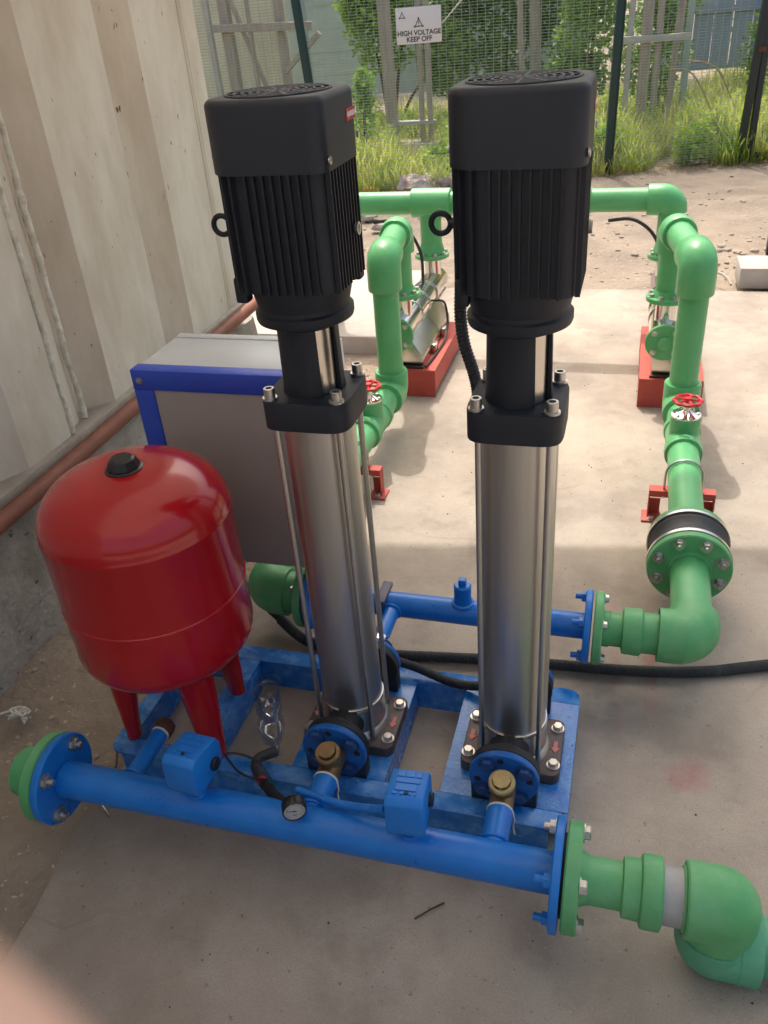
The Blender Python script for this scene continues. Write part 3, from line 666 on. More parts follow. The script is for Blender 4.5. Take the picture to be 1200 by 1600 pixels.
# ------------------------------------------------------------------ green lines to the floor pumps
def riser_line(x0, xp, name, label, support_lbl, valve_lbl, rub):
    t = thing(name, (x0, 3.0, 0), label, 'pipe')
    def W(x, y, z): return (x - x0, y - 3.0, z)
    s = 1 if x0 > 0 else -1; hx = -.045 if s > 0 else -.87; hs = s if s > 0 else -1
    # horizontal run from header flange
    b = BM(); fx = -.022 if s > 0 else -.895
    flange(b, W(fx, RY, MZ), (hs, 0, 0), .106, .026, bev=.004); f = part('flange', b, M['green2'], t)
    for a in range(4):
        an = R(45 + 90 * a); link('bolt', HBs, f, W(fx + hs * .026, RY + .086 * math.sin(an), MZ + .086 * math.cos(an)), quat_to((hs, 0, 0)))
    b = BM(); mt, _ = frame_to(W(fx + hs * .026, RY, MZ), W(fx + hs * 1, RY, MZ))
    if s > 0: lathe(b, [(.052, 0), (.052, .018), (.049, .02), (.049, .052), (.066, .056), (.068, .105), (.060, .110), (.0585, .112), (.0585, .152), (0, .152)], 44, mt)
    else: lathe(b, [(.052, 0), (.060, .02), (.066, .03), (.068, .06), (.056, .065), (.056, .10), (0, .10)], 44, mt)
    part('coupling', b, M['green2'], t)
    b = BM(); lathe(b, [(.0765, 0), (.0765, .07)], 44, frame_to(W(x0 - hs * .094, RY, MZ), W(x0, RY, MZ))[0]) if s > 0 else None
    elbow(b, W(x0, RY, MZ), (-hs, 0, 0), (0, 1, 0), .0765, .05, .03, 44, 12); part('elbow', b, M['green2'], t)
    b = BM(); cyl(b, W(x0, RY + .05, MZ), W(x0, 2.27, MZ), .0585, seg=44); torus(b, .0605, .007, Matrix.Translation(W(x0, 2.262, MZ)) @ Matrix.Rotation(math.pi / 2, 4, 'X'), 40, 8); part('pipe', b, M['green'], t)
    # flexible joint between two big flanges
    b = BM(); flange(b, W(x0, 2.262, MZ), (0, 1, 0), .128, .03, bev=.004, seg=64); f = part('flange', b, M['green2'], t)
    for a in range(8):
        an = R(22.5 + 45 * a); link('nut', NTZ, f, W(x0 + .102 * math.sin(an), 2.262, MZ + .102 * math.cos(an)), quat_to((0, -1, 0)))
    j = BM(); cyl(j, W(x0, 2.293, MZ), W(x0, 2.306, MZ), .130, seg=64); part('backing_ring', j, M['steel2'], t)
    j = BM(); lathe(j, [(.122, 0), (.125, .02), (.112, .045), (.112, .055), (.125, .08), (.122, .098)], 56, frame_to(W(x0, 2.3065, MZ), W(x0, 2.41, MZ))[0]); part('rubber_joint', j, M['conduit'], t)
    j = BM(); cyl(j, W(x0, 2.403, MZ), W(x0, 2.4155, MZ), .130, seg=64); part('backing_ring', j, M['steel2'], t)
    b = BM(); flange(b, W(x0, 2.416, MZ), (0, 1, 0), .126, .028, bev=.004, seg=64); part('flange', b, M['green2'], t)
    b = BM(); cyl(b, W(x0, 2.44, MZ), W(x0, 3.03, MZ), .0585, seg=44); part('pipe', b, M['green'], t)
    vy = 3.14; b = BM(); mt, _ = frame_to(W(x0, vy - .115, MZ), W(x0, vy, MZ))
    lathe(b, [(.0585, 0), (.070, .002), (.072, .035), (.066, .04), (.066, .19), (.072, .195), (.072, .23), (.0585, .232)], 44, mt); cyl(b, W(x0, vy, MZ), W(x0, vy, MZ + .115), .058, seg=44, bev=.003)
    part('valve_body', b, M['green'], t)
    b = BM(); lathe(b, [(.056, 0), (.056, .006), (.03, .012), (.018, .02), (.013, .025), (.013, .06), (0, .06)], 40, Matrix.Translation(W(x0, vy, MZ + .115)))
    for k in range(6): cyl(b, W(x0 + .045 * math.cos(k), vy + .045 * math.sin(k), MZ + .12), W(x0 + .045 * math.cos(k), vy + .045 * math.sin(k), MZ + .128), .006, seg=6)
    bn = part('bonnet', b, M['chrome'], t)
    b = BM(); n = 48; mt = Matrix.Translation(W(x0, vy, MZ + .178)); ring = []
    for i in range(n):
        a = 2 * math.pi * i / n; rr = .050 + .0035 * math.cos(8 * a); ring.append((rr * math.cos(a), rr * math.sin(a), 0))
    tube(b, ring + ring[:1], .0068, 8); addw = BM()
    for k in range(5):
        a = 2 * math.pi * k / 5; tube(addw, [(0, 0, .004), (.05 * math.cos(a), .05 * math.sin(a), 0)], .005, 6)
    cyl(addw, (0, 0, -.006), (0, 0, .012), .014, seg=16); addm(b, addw); 
    for v in b.verts: v.co = mt @ v.co
    part('handwheel', b, M['handred'], t)
    ty = 3.5
    b = BM(); mt, _ = frame_to(W(x0, vy + .115, MZ), W(x0, ty, MZ)); cyl(b, W(x0, vy + .1, MZ), W(x0, ty - .08, MZ), .0585, seg=40)
    part('pipe', b, M['green'], t)
    b = BM(); lathe(b, [(.0585, 0), (.076, .002), (.0765, .01), (.0765, .09), (0, .09)], 44, frame_to(W(x0, ty - .115, MZ), W(x0, ty, MZ))[0])
    elbow(b, W(x0, ty, MZ), (0, -1, 0), (0, 0, 1), .0765, .05, .01, 44, 12); lathe(b, [(.0765, .0), (.0765, .045), (.0735, .05), (.058, .05)], 44, Matrix.Translation(W(x0, ty, MZ + .05))); part('elbow', b, M['green'], t)
    ez = .80
    b = BM(); cyl(b, W(x0, ty, MZ + .06), W(x0, ty, ez - .1), .0585, seg=44); part('riser', b, M['green'], t)
    d = Vector((xp - x0, 4.0 - ty, 0)); L = d.length; d.normalize()
    b = BM(); lathe(b, [(.058, 0), (.073, .002), (.0755, .006), (.0755, .085)], 44, Matrix.Translation(W(x0, ty, ez - .135)))
    elbow(b, W(x0, ty, ez), (0, 0, -1), d, .0755, .052, .005, 44, 14)
    c1 = Vector(W(x0, ty, ez)); lathe(b, [(.0755, .05), (.0755, .105), (.073, .11), (.058, .11)], 44, frame_to(c1, c1 + d)[0]); part('elbow', b, M['green'], t)
    b = BM(); torus(b, .0590, .0035, Matrix.Translation(W(x0, ty, ez - .137)), 36, 6); torus(b, .0590, .004, Matrix.Translation(W(x0, ty, MZ + .102)), 36, 6); part('fusion_bead', b, M['green2'], t, stuff=True)
    c2 = Vector(W(xp, 4.0, ez)); b = BM(); cyl(b, c1 + d * .1, c2 - d * .1, .0585, seg=40); part('pipe', b, M['green'], t)
    b = BM(); lathe(b, [(.058, .11), (.073, .11), (.0755, .105), (.0755, .05)], 44, frame_to(c2, c2 - d)[0]); elbow(b, c2, -d, (0, 0, -1), .0755, .052, .005, 44, 14)
    lathe(b, [(.0755, -.05), (.0755, -.10), (.058, -.102)], 44, Matrix.Translation(c2)); part('elbow', b, M['green'], t)
    b = BM(); cyl(b, c2 - Vector((0, 0, .09)), Vector(W(xp, 4.0, .50)), .0585, seg=40); part('pipe', b, M['green'], t)
    b = BM(); flange(b, W(xp, 4.0, .478), (0, 0, 1), .098, .022, bev=.003); lathe(b, [(.075, .0), (.06, .03)], 40, Matrix.Translation(W(xp, 4.0, .50))); f = part('flange', b, M['green'], t)
    bolt_ring(f, W(xp, 4.0, .5), (0, 0, 1), .08, 8, HB, off=.5)
    return t
riser_line(.25, .17, 'green_pipe_line', 'green pipe line with red handwheel valve and riser on the right side', 0, 0, 0)
riser_line(-1.045, -1.11, 'green_pipe_line', 'green pipe line and riser seen between the two vertical pumps', 0, 0, 0)

def pipe_support(x, label):
    t = thing('pipe_support', (x, 2.86, 0), label, 'pipe bracket', 'red channel brackets under the green lines')
    w = .118
    b = BM(); box(b, (-w, -.022, MZ - .082), (w, .022, MZ - .060)); box(b, (-w, .018, MZ - .11), (w, .022, MZ - .082)); part('crossbar', b, M['oxide'], t)
    for s in (-1, 1):
        b = BM(); box(b, (s * (w - .004) if s > 0 else -w, -.022, .008), (w if s > 0 else -w + .004, .022, MZ - .082)); box(b, (min(s * w, s * (w - .045)), .018, .008), (max(s * w, s * (w - .045)) - (.0045 if s > 0 else 0) + (0 if s > 0 else 0), .022, MZ - .115)); part('leg', b, M['oxide'], t)
        b = BM(); box(b, (min(s * (w - .05), s * (w + .02)), -.05, 0), (max(s * (w - .05), s * (w + .02)), .03, .008), .001); pl = part('foot_plate', b, M['oxide'], t); link('bolt', HBs, pl, (s * (w - .015), -.03, .008))
    b = BM(); torus(b, .066, .0045, Matrix.Translation((0, 0, MZ)) @ Matrix.Rotation(math.pi / 2, 4, 'X'), 30, 8, 0, math.pi)
    for s in (-1, 1): cyl(b, (s * .066, 0, MZ), (s * .066, 0, MZ - .10), .0045, seg=8)
    part('u_bolt', b, M['zinc'], t); t.scale = (1, 1, 1); return t
pipe_support(.25, 'red bracket with U-bolt under the right green line near the red handwheel')
pipe_support(-1.045, 'red bracket beside the steel pump sleeve, under the left green line')

# ------------------------------------------------------------------ horizontal booster pumps on red bases
def booster(xb, xp, lb, lp):
    t = thing('pump_base', (xb, 4.2, 0), lb, 'base', 'red steel bases of the two floor pumps')
    b = BM(); w = .145; ya, yb = -.36, .36
    box(b, (-w, ya, .139), (w, yb, .145)); box(b, (-w, ya, .0), (w, ya + .006, .1385)); box(b, (-w, yb - .006, .0), (w, yb, .1385)); box(b, (-w, ya + .0065, .03), (-w + .006, yb - .0065, .1385)); box(b, (w - .006, ya + .0065, .03), (w, yb - .0065, .1385))
    part('channel', b, M['oxide'], t)
    p = thing('booster_pump', (xp, 4.2, .145), lp, 'pump', 'polished steel floor pumps')
    z = .33 - .145; b = BM()
    mt = frame_to((0, -.32, z), (0, .6, z))[0]
    lathe(b, [(0, 0), (.066, 0), (.070, .004), (.070, .90), (.060, .93), (0, .93)], 44, mt); part('barrel', b, M['chrome'], p)
    for yy in (-.2, .5):
        b = BM(); cyl(b, (0, yy, z + .05), (0, yy, .478 - .145 - .001), .05, seg=36); lathe(b, [(.052, 0), (.052, .008)], 36, Matrix.Translation((0, yy, .32))); part('port', b, M['chrome'], p)
    for yy in (-.05, .12, .3):
        b = BM(); torus(b, .0715, .003, Matrix.Translation((0, yy, z)) @ Matrix.Rotation(math.pi / 2, 4, 'X'), 40, 8); part('band', b, M['steel2'], p)
    b = BM(); flange(b, (0, -.345, z - .01), (0, 1, 0), .085, .022, bev=.003); cyl(b, (0, -.365, z - .01), (0, -.34, z - .01), .03, seg=24, bev=.003); f = part('end_flange', b, M['green2'], p)
    bolt_ring(f, (0, -.345, z - .01), (0, -1, 0), .066, 4, HBs, off=.5)
    b = BM(); pl = [(-.045, 0), (.125, 0), (.125, .05), (.062, z - .03), (-.058, z - .03), (-.045, .05)]
    b2 = BM(); prism(b2, pl, -.32, .35); bmesh.ops.bevel(b2, geom=b2.edges[:], offset=.006, segments=2, affect='EDGES', profile=.5); addm(b, b2, Matrix(((1, 0, 0, 0), (0, 0, 1, 0), (0, 1, 0, 0), (0, 0, 0, 1)))); part('housing', b, M['polish'], p)
    b = BM(); box(b, (-.05, -.345, 0), (.13, -.33, .012), .002); part('foot_strip', b, M['ironblk'], p)
    for yy in (-.1, .14): 
        b = BM(); box(b, (.1265, yy - .03, .0), (.15, yy + .03, .05), .003); part('lug', b, M['polish'], p)
    b = BM(); tube(b, [(.072, .18, z), (.13, .2, z - .02), (.155, .15, .06), (.16, .0, .012), (.15, -.22, .01), (.14, -.34, .012)], .0065, 8, smooth=8); part('cable', b, M['rubber'], p)
booster(.22, .17, 'red steel base under the right floor pump, behind the red handwheel', 'polished steel horizontal pump on the right red base, half hidden by the green riser')
booster(-1.062, -1.11, 'red steel base under the floor pump seen between the two vertical pumps', 'polished steel horizontal pump on the left red base')

fm_ = thing('far_manifold', (-.5, 4.7, 0), 'far green header pipe joining the tops of both floor pumps', 'pipe')
def Fp(x, y, z): return (x + .5, y - 4.7, z)
FZm = .775
b = BM(); cyl(b, Fp(-1.75, 4.7, FZm), Fp(-1.0, 4.7, FZm), .062, seg=40); part('pipe', b, M['green'], fm_)
b = BM(); cyl(b, Fp(-1.03, 4.7, FZm), Fp(.10, 4.7, FZm), .060, seg=40); part('pipe', b, M['green'], fm_)
b = BM(); cyl(b, Fp(-1.21, 4.7, FZm), Fp(-.99, 4.7, FZm), .078, seg=44, bev=.004); cyl(b, Fp(-1.11, 4.7, FZm), Fp(-1.11, 4.7, .55), .06, seg=40); part('tee', b, M['green'], fm_)
b = BM(); lathe(b, [(.058, 0), (.076, .002), (.078, .006), (.078, .07)], 44, frame_to(Fp(.045, 4.7, FZm), Fp(1, 4.7, FZm))[0]); elbow(b, Fp(.17, 4.7, FZm), (-1, 0, 0), (0, 0, -1), .078, .055, .005, 44, 14); cyl(b, Fp(.17, 4.7, FZm - .05), Fp(.17, 4.7, .55), .064, seg=40); part('elbow', b, M['green'], fm_)
b = BM(); elbow(b, Fp(-1.75, 4.7, FZm), (1, 0, 0), (0, 0, -1), .078, .055, .03, 40, 12); cyl(b, Fp(-1.75, 4.7, FZm - .07), Fp(-1.75, 4.7, 0), .06, seg=32); part('elbow', b, M['green'], fm_)
b = BM(); torus(b, .062, .004, Matrix.Translation(Fp(-.24, 4.7, FZm)) @ Matrix.Rotation(math.pi / 2, 4, 'Y'), 36, 6); part('weld_bead', b, M['green2'], fm_)
for xp in (-1.11, .17):
    b = BM(); flange(b, Fp(xp, 4.7, .478), (0, 0, 1), .098, .022, bev=.003); lathe(b, [(.078, 0), (.06, .06)], 40, Matrix.Translation(Fp(xp, 4.7, .50))); f = part('flange', b, M['green'], fm_)
    bolt_ring(f, Fp(xp, 4.7, .5), (0, 0, 1), .08, 8, HB, off=.5)
# cables hanging from the far header
for x, lbl in ((-1.30, 'black cable looping under the left end of the far green header'), (-.02, 'black cable dropping from the far header to the right floor pump')):
    b = BM(); tube(b, [(x - .12, 4.62, .69), (x, 4.60, .70), (x + .10, 4.58, .64), (x + .16, 4.56, .53), (x + .18, 4.5, .40)], .009, 8, smooth=8); single('cable', b, M['rubber'], lbl, 'cable', 'black cables by the floor pumps')

# ------------------------------------------------------------------ red pressure tank
TX, TY = -1.076, 1.425
tk = thing('pressure_tank', (TX, TY, FZ), 'glossy red pressure tank on three legs with black cap on top', 'tank')
b = BM(); TR = .223; zb, zt = .345 - FZ, .911 - FZ
prof = [(0, zb)]
for i in range(1, 13):
    a = i / 12 * math.pi / 2; prof.append((TR * math.sin(a) ** .8, zb + .105 * (1 - math.cos(a) ** 1.1)))
zs = .585 - FZ
prof += [(TR, zs - .006), (TR + .0025, zs - .004), (TR + .0025, zs + .004), (TR, zs + .006), (TR, zt - .125), (TR + .0012, zt - .122), (TR, zt - .119)]
for i in range(1, 19):
    a = i / 18 * math.pi / 2; prof.append((TR * math.cos(a) ** .66, zt - .119 + .119 * math.sin(a) ** 1.02))
prof[-1] = (0, zt); lathe(b, prof, 96); part('vessel', b, M['red'], tk, 50)
b = BM(); lathe(b, [(.036, -.004), (.038, .006), (.031, .024), (.025, .028), (0, .028)], 8, Matrix.Translation((0, 0, zt))); lathe(b, [(.045, -.006), (.044, .002), (.038, .004)], 40, Matrix.Translation((0, 0, zt))); part('cap', b, M['blackcap'], tk, 30)
for a in (207, 320, 63):
    ra = Matrix.Rotation(R(a), 3, 'Z'); b = BM(); rows = []; n = 20
    for rad, zz, wt, wr in ((.135, .44 - FZ, .050, .046), (.140, .36 - FZ, .046, .040), (.150, .24 - FZ, .039, .030), (.157, .13 - FZ, .031, .021), (.158, .002, .030, .020)):
        rows.append([b.verts.new(ra @ Vector((rad + wr * math.copysign(abs(math.cos(2 * math.pi * i / n)) ** .8, math.cos(2 * math.pi * i / n)), wt * math.copysign(abs(math.sin(2 * math.pi * i / n)) ** .8, math.sin(2 * math.pi * i / n)), zz))) for i in range(n)])
    for A, B in zip(rows, rows[1:]):
        for i in range(n): b.faces.new((A[i], A[(i + 1) % n], B[(i + 1) % n], B[i]))
    b.faces.new(rows[-1]); bmesh.ops.recalc_face_normals(b, faces=b.faces[:])
    part('leg', b, M['red'], tk, 50)

# ------------------------------------------------------------------ control cabinet
cb = thing('control_cabinet', (-.98, 1.9, .105), 'grey steel control cabinet with blue door frame behind the red tank', 'cabinet')
CX0, CX1, CY0, CY1, CZ0, CZ1 = -1.24, -.74, 1.77, 2.05, .41, 1.0
def K(x, y, z): return (x + .98, y - 1.9, z - .105)
b = BM(); box(b, K(CX0 + .004, CY0 + .045, CZ0), K(CX1 - .004, CY1 - .035, CZ1 - .004), .003); part('body', b, M['cab'], cb)
b = BM(); box(b, K(CX0 + .004, CY1 - .032, CZ0), K(CX1 - .004, CY1, CZ1 - .002), .003); part('back_plate', b, M['cab'], cb)
b = BM(); box(b, K(CX0 + .01, CY1 - .036, CZ0 + .01), K(CX1 - .01, CY1 - .031, CZ1 - .012)); part('slot', b, M['rubber'], cb)
b = BM(); bw = .056
box(b, K(CX0, CY0, CZ1 - bw), K(CX1, CY0 + .045, CZ1), .0025); box(b, K(CX0, CY0, CZ0), K(CX0 + bw, CY0 + .0445, CZ1 - bw - .0005), .0025); box(b, K(CX1 - bw, CY0, CZ0), K(CX1, CY0 + .0445, CZ1 - bw - .0005), .0025)
part('door_frame', b, M['blue_dark'], cb)
b = BM(); box(b, K(CX0 + bw + .001, CY0 + .004, CZ0), K(CX1 - bw - .001, CY0 + .04, CZ1 - bw - .001), .001); part('door', b, M['cabdoor'], cb)
link('lock', HBs, cb, K(CX0 + .022, CY0, CZ1 - .030), quat_to((0, -1, 0))).scale = (.62, .62, .6)
for x in (-1.19, -.80):
    b = BM(); box(b, K(x - .02, CY1 - .06, .0), K(x + .02, CY1 - .02, CZ0), .002); box(b, K(x - .04, CY1 - .1, .0), K(x + .04, CY1 + .02, .008)) if False else None; part('leg', b, M['blue_dark'], cb)
cb.location.z = .105

# ------------------------------------------------------------------ conduits, cables, small things
b = BM(); tube(b, [(-1.14, 1.985, .16), (-1.10, 1.975, .10), (-1.02, 1.95, .04)], .013, 12, smooth=6)
single('cable', b, M['rubber'], 'short smooth black cable entering the conduit beside the red tank', 'cable')
b = BM(); tube(b, [(-1.03, 1.955, .045), (-.93, 1.90, .022), (-.80, 1.87, .02), (-.6, 1.885, .02), (-.3, 1.92, .021), (-.1, 1.935, .02), (.1, 1.95, .02), (.3, 1.985, .02), (.5, 2.055, .02), (1.2, 2.3, .02)], .0155, 14, smooth=10, rib=.0022, pitch=.0065)
single('conduit', b, M['conduit'], 'ribbed black conduit lying across the floor behind the blue frame', 'conduit')
b = BM(); tube(b, [(-.68, 1.80, .16), (-.60, 1.74, .145), (-.50, 1.725, .13), (-.40, 1.70, .118), (-.33, 1.69, .125), (-.29, 1.68, .16), (-.27, 1.67, .3)], .0125, 12, smooth=8, rib=.0012, pitch=.005)
single('cable_sleeve', b, M['rubber'], 'black cable sleeve sagging between the two vertical pumps over the frame', 'cable')
b = BM(); tube(b, [(-.27, 1.64, 1.40), (-.315, 1.64, 1.34), (-.330, 1.632, 1.25), (-.325, 1.63, 1.16), (-.30, 1.64, 1.05), (-.29, 1.65, .85), (-.285, 1.66, .5), (-.28, 1.665, .28)], .0115, 12, smooth=8, rib=.0022, pitch=.0065)
single('conduit', b, M['conduit'], 'ribbed conduit hanging from the right vertical pump motor', 'conduit')
b = BM(); tube(b, [(-.66, 1.64, 1.40), (-.675, 1.65, 1.33), (-.68, 1.65, 1.25), (-.68, 1.65, 1.0), (-.68, 1.66, .6), (-.68, 1.67, .2)], .0115, 12, smooth=8, rib=.0022, pitch=.0065)
single('conduit', b, M['conduit'], 'ribbed conduit hanging behind the vertical pump nearer the red tank', 'conduit')
b = BM(); tube(b, [(-.42, 1.118, .285), (-.46, 1.13, .262), (-.52, 1.145, .238), (-.58, 1.16, .225), (-.66, 1.19, .20)], .0085, 12, smooth=8, rib=.001, pitch=.0045)
single('hose', b, M['blue'], 'thin blue painted hose from the middle pressure switch along the header', 'hose')
b = BM(); tube(b, [(-.835, 1.19, .285), (-.80, 1.20, .28), (-.76, 1.215, .24), (-.72, 1.19, .20)], .0028, 8, smooth=6); tube(b, [(-.835, 1.19, .28), (-.81, 1.19, .23), (-.78, 1.20, .20), (-.74, 1.20, .205)], .0028, 8, smooth=6)
single('wire', b, M['rubber'], 'two thin black wires from the pressure switch in front of the tank leg', 'wire')
sn = thing('sensor', (-.77, 1.25, .17), 'black bent sensor plug with red collar and thick cable above the header', 'sensor')
b = BM(); tube(b, [(-.015, .09, -.03), (-.045, .05, -.02), (-.03, .005, 0), (.0, -.03, .005)], .0135, 12, smooth=6); part('plug', b, M['conduit'], sn)
b = BM(); cyl(b, (.0, -.03, .005), (.014, -.045, .008), .0125, seg=14); part('collar', b, M['handred'], sn)
b = BM(); tube(b, [(.012, -.043, .008), (.06, -.085, .03), (.11, -.12, .045), (.135, -.13, .06)], .0125, 12, smooth=6); part('cable', b, M['rubber'], sn)
# bottle lying inside the frame
bt = thing('plastic_bottle', (-.88, 1.52, 0), 'clear empty plastic bottle leaning inside the blue frame', 'bottle')
mt, _ = frame_to((-.07, .12, .05), (.045, -.10, .07)); mt = mt @ Matrix.Scale(1.22, 4); b = BM()
lathe(b, [(0, .004), (.018, .0), (.029, .006), (.031, .02), (.029, .045), (.031, .05), (.031, .085), (.026, .10), (.026, .115), (.031, .13), (.031, .15), (.024, .185), (.0135, .205), (.012, .225)], 32, mt); part('body', b, M['clear'], bt, 50)
b = BM(); lathe(b, [(.014, .222), (.014, .238), (0, .238)], 20, mt); part('neck_ring', b, M['clear'], bt)
# litter on the floor
b = BM(); tube(b, [(-.352, 1.054, .004), (-.322, 1.083, .006), (-.295, 1.107, .004)], .0022, 6); single('twig', b, M['bark'], 'thin brown twig on the concrete below the blue header', 'twig')
b = BM(); tube(b, [(-1.249, 1.183, .006), (-1.201, 1.150, .004)], .003, 8); single('nail', b, M['steel2'], 'pale steel nail on the slab edge beneath the left flange', 'nail')
b = BM(); tube(b, [(-1.30, 1.36, .02), (-1.262, 1.30, .03), (-1.25, 1.27, .035)], .003, 6, smooth=4); single('wire', b, M['rubber'], 'short black wire end by the left corner of the blue frame', 'wire')
b = BM()
pts = [(-1.72, 1.385, .035)]
for i in range(16): pts.append((-1.655 + .030 * math.sin(i * 1.9), 1.405 + .024 * math.cos(i * 2.4), .035 + .012 * math.sin(i * 1.3)))
tube(b, pts, .0035, 6, smooth=4); single('crumpled_string', b, M['tape'], 'small crumpled white string on the soil by the plinth', 'litter')
for x, y, s in ((-1.62, 1.78, .028), (-1.70, 1.32, .012), (-1.44, 1.62, .010), (-1.56, 2.02, .014), (-1.40, 1.14, .010), (-1.69, 1.02, .014)):
    pass
def rock(bm, x, y, z, s, sd):
    b = BM(); bmesh.ops.create_icosphere(b, subdivisions=2, radius=1)
    for v in b.verts:
        n = noise.noise(v.co * 1.3 + Vector((sd, 0, 0))); v.co = Vector((v.co.x * (1 + .5 * n), v.co.y * (.8 + .5 * n), v.co.z * (.55 + .3 * n))) * s
    addm(bm, b, Matrix.Translation((x, y, z)) @ Matrix.Rotation(sd, 4, 'Z'))
rl = [(-2.42, 7.72, .10, 'pale grey rock left of the far green tee, upper'), (-2.20, 7.30, .08, 'pale grey rock below the larger one by the far header'), (-1.62, 1.80, .028, 'small stone on the soil between the tank and the plinth')]
for i, (x, y, s, lb) in enumerate(rl):
    b = BM(); rock(b, x, y, s * .25, s, i * 2.1 + 1); single('rock', b, M['stone'], lb, 'rock', ang=25)
# rubble / pebbles nobody could count
b = BM(); rnd = random.Random(3)
for i in range(900):
    if i < 380: x, y, s = rnd.uniform(-1.76, -1.28), rnd.uniform(.3, 4.2), rnd.choice((.003, .004, .006, .010))
    elif i < 720: x, y, s = rnd.uniform(-2.8, 1.6), rnd.uniform(5.75, 9.3), rnd.choice((.006, .01, .013, .02))
    else: x, y, s = rnd.gauss(1.2, .5), rnd.gauss(6.3, .3), rnd.choice((.012, .018, .025, .035))
    if x > -1.18 and y < 5.8: continue
    q = BM(); bmesh.ops.create_icosphere(q, subdivisions=1, radius=s)
    for v in q.verts: v.co *= 1 + .5 * noise.noise(v.co * 60 + Vector((i, 0, 0))); v.co.z *= .6
    addm(b, q, Matrix.Translation((x, y, soil_z(x, y) + s * .2)))
o = part('gravel', b, M['gravel'], None, 20); o['kind'] = 'stuff'
b = BM()
for i in range(260):
    x, y, s = rnd.uniform(-1.2, 1.3), rnd.uniform(.5, 5.5), rnd.choice((.0015, .002, .003))
    q = BM(); bmesh.ops.create_icosphere(q, subdivisions=1, radius=s); addm(b, q, Matrix.Translation((x, y, s * .3)))
o = part('grit', b, M['rust'], None, 20); o['kind'] = 'stuff'
# concrete block and post at the right edge
b = BM(); box(b, (.665, 5.70, 0), (1.4, 6.0, .13), .006); single('concrete_block', b, M['block'], 'pale concrete block at the right end of the slab edge', 'block')
b = BM(); box(b, (.925, 6.58, -.05), (1.005, 6.66, 2.9), .004); single('shelter_post', b, M['gatepost'], 'dark square steel post behind the concrete block at the right edge', 'post')
# torn sheet and litter at the grass edge
b = BM(); nx, ny = 26, 12; gpts = []
for j in range(ny + 1):
    gpts.append([b.verts.new((-2.42 + .75 * i / nx + .03 * nz(i, j, .4), 8.78 + .3 * i / nx * .6 + .32 * j / ny, .03 + .09 * math.sin(math.pi * j / ny) * (1 + .9 * nz(i, j, .35)) + .03 * nz(i, j, 1.1, 4))) for i in range(nx + 1)])
for j in range(ny):
    for i in range(nx): b.faces.new((gpts[j][i], gpts[j][i + 1], gpts[j + 1][i + 1], gpts[j + 1][i]))
bmesh.ops.solidify(b, geom=b.faces[:], thickness=.003); single('torn_sheet', b, M['bag'], 'crumpled white and red plastic sheet at the edge of the grass', 'litter', ang=60)
b = BM(); rock(b, -2.72, 8.78, .03, .06, 4); single('wrapper', b, M['litter'], 'small orange wrapper at the edge of the grass', 'litter', ang=20)
b = BM(); tube(b, [(.48, 5.95, .0), (.54, 5.92, .04), (.60, 5.85, .03), (.63, 5.78, .0)], .009, 8, smooth=6); single('cable', b, M['block'], 'pale curved pipe end on the soil beside the concrete block', 'pipe')

# ------------------------------------------------------------------ fence
FA = math.atan(.31); fe = Vector((math.cos(FA), math.sin(FA), 0))
fc = thing('mesh_fence', (0, 9.6, 0), 'dark green welded mesh fence between the yard and the grass', 'fence', None, FA)
cs = math.cos(FA)
def post(parent, x, lean, w=.03, m='post', name='post', h=2.5):
    b = BM(); box(b, (-w, -w, -.05), (w, w, h), .003); box(b, (w + .001, -w - .006, .1), (w + .012, w, h - .1), .001); o = part(name, b, M[m], parent); o.location = (x / cs, 0, 0); o.rotation_euler = (0, lean, 0); return o
post(fc, -3.14, R(-3.6), .036); post(fc, -.34, R(1.0), .034); post(fc, -6.2, 0)
def mesh_wires(parent, x0, x1, z0=.04, z1=2.42):
    b = BM(); n = int((z1 - z0) / .0254)
    for i in range(n): z = z0 + i * .0254; box(b, (x0, -.0016, z), (x1, .0016, z + .0036))
    x = x0
    while x < x1: box(b, (x, -.0050, z0), (x + .0036, -.0018, z1)); x += .0762
    part('wire_mesh', b, M['wire'], parent, stuff=True)
mesh_wires(fc, -6.2 / cs, .93 / cs)
gt = thing('mesh_gate', (.97, 9.6 + .31 * .97, 0), 'mesh gate with dark steel frame at the right edge', 'gate', None, FA)
b = BM(); box(b, (-.034, -.03, -.03), (.034, .03, 2.5), .003); o = part('post', b, M['gatepost'], gt); o.rotation_euler = (0, R(2), 0)
b = BM(); box(b, (.075, -.025, .04), (.135, .025, 2.45), .003); box(b, (.1355, -.025, .05), (2.2, .025, .10), .003); box(b, (.1355, -.025, 1.3), (2.2, .025, 1.34), .003); o = part('gate_frame', b, M['gatepost'], gt)
b = BM(); box(b, (.02, -.045, 1.02), (.10, -.035, 1.07), .003); part('hinge', b, M['rust'], gt)
mesh_wires(gt, .14, 2.2, .1, 2.4)
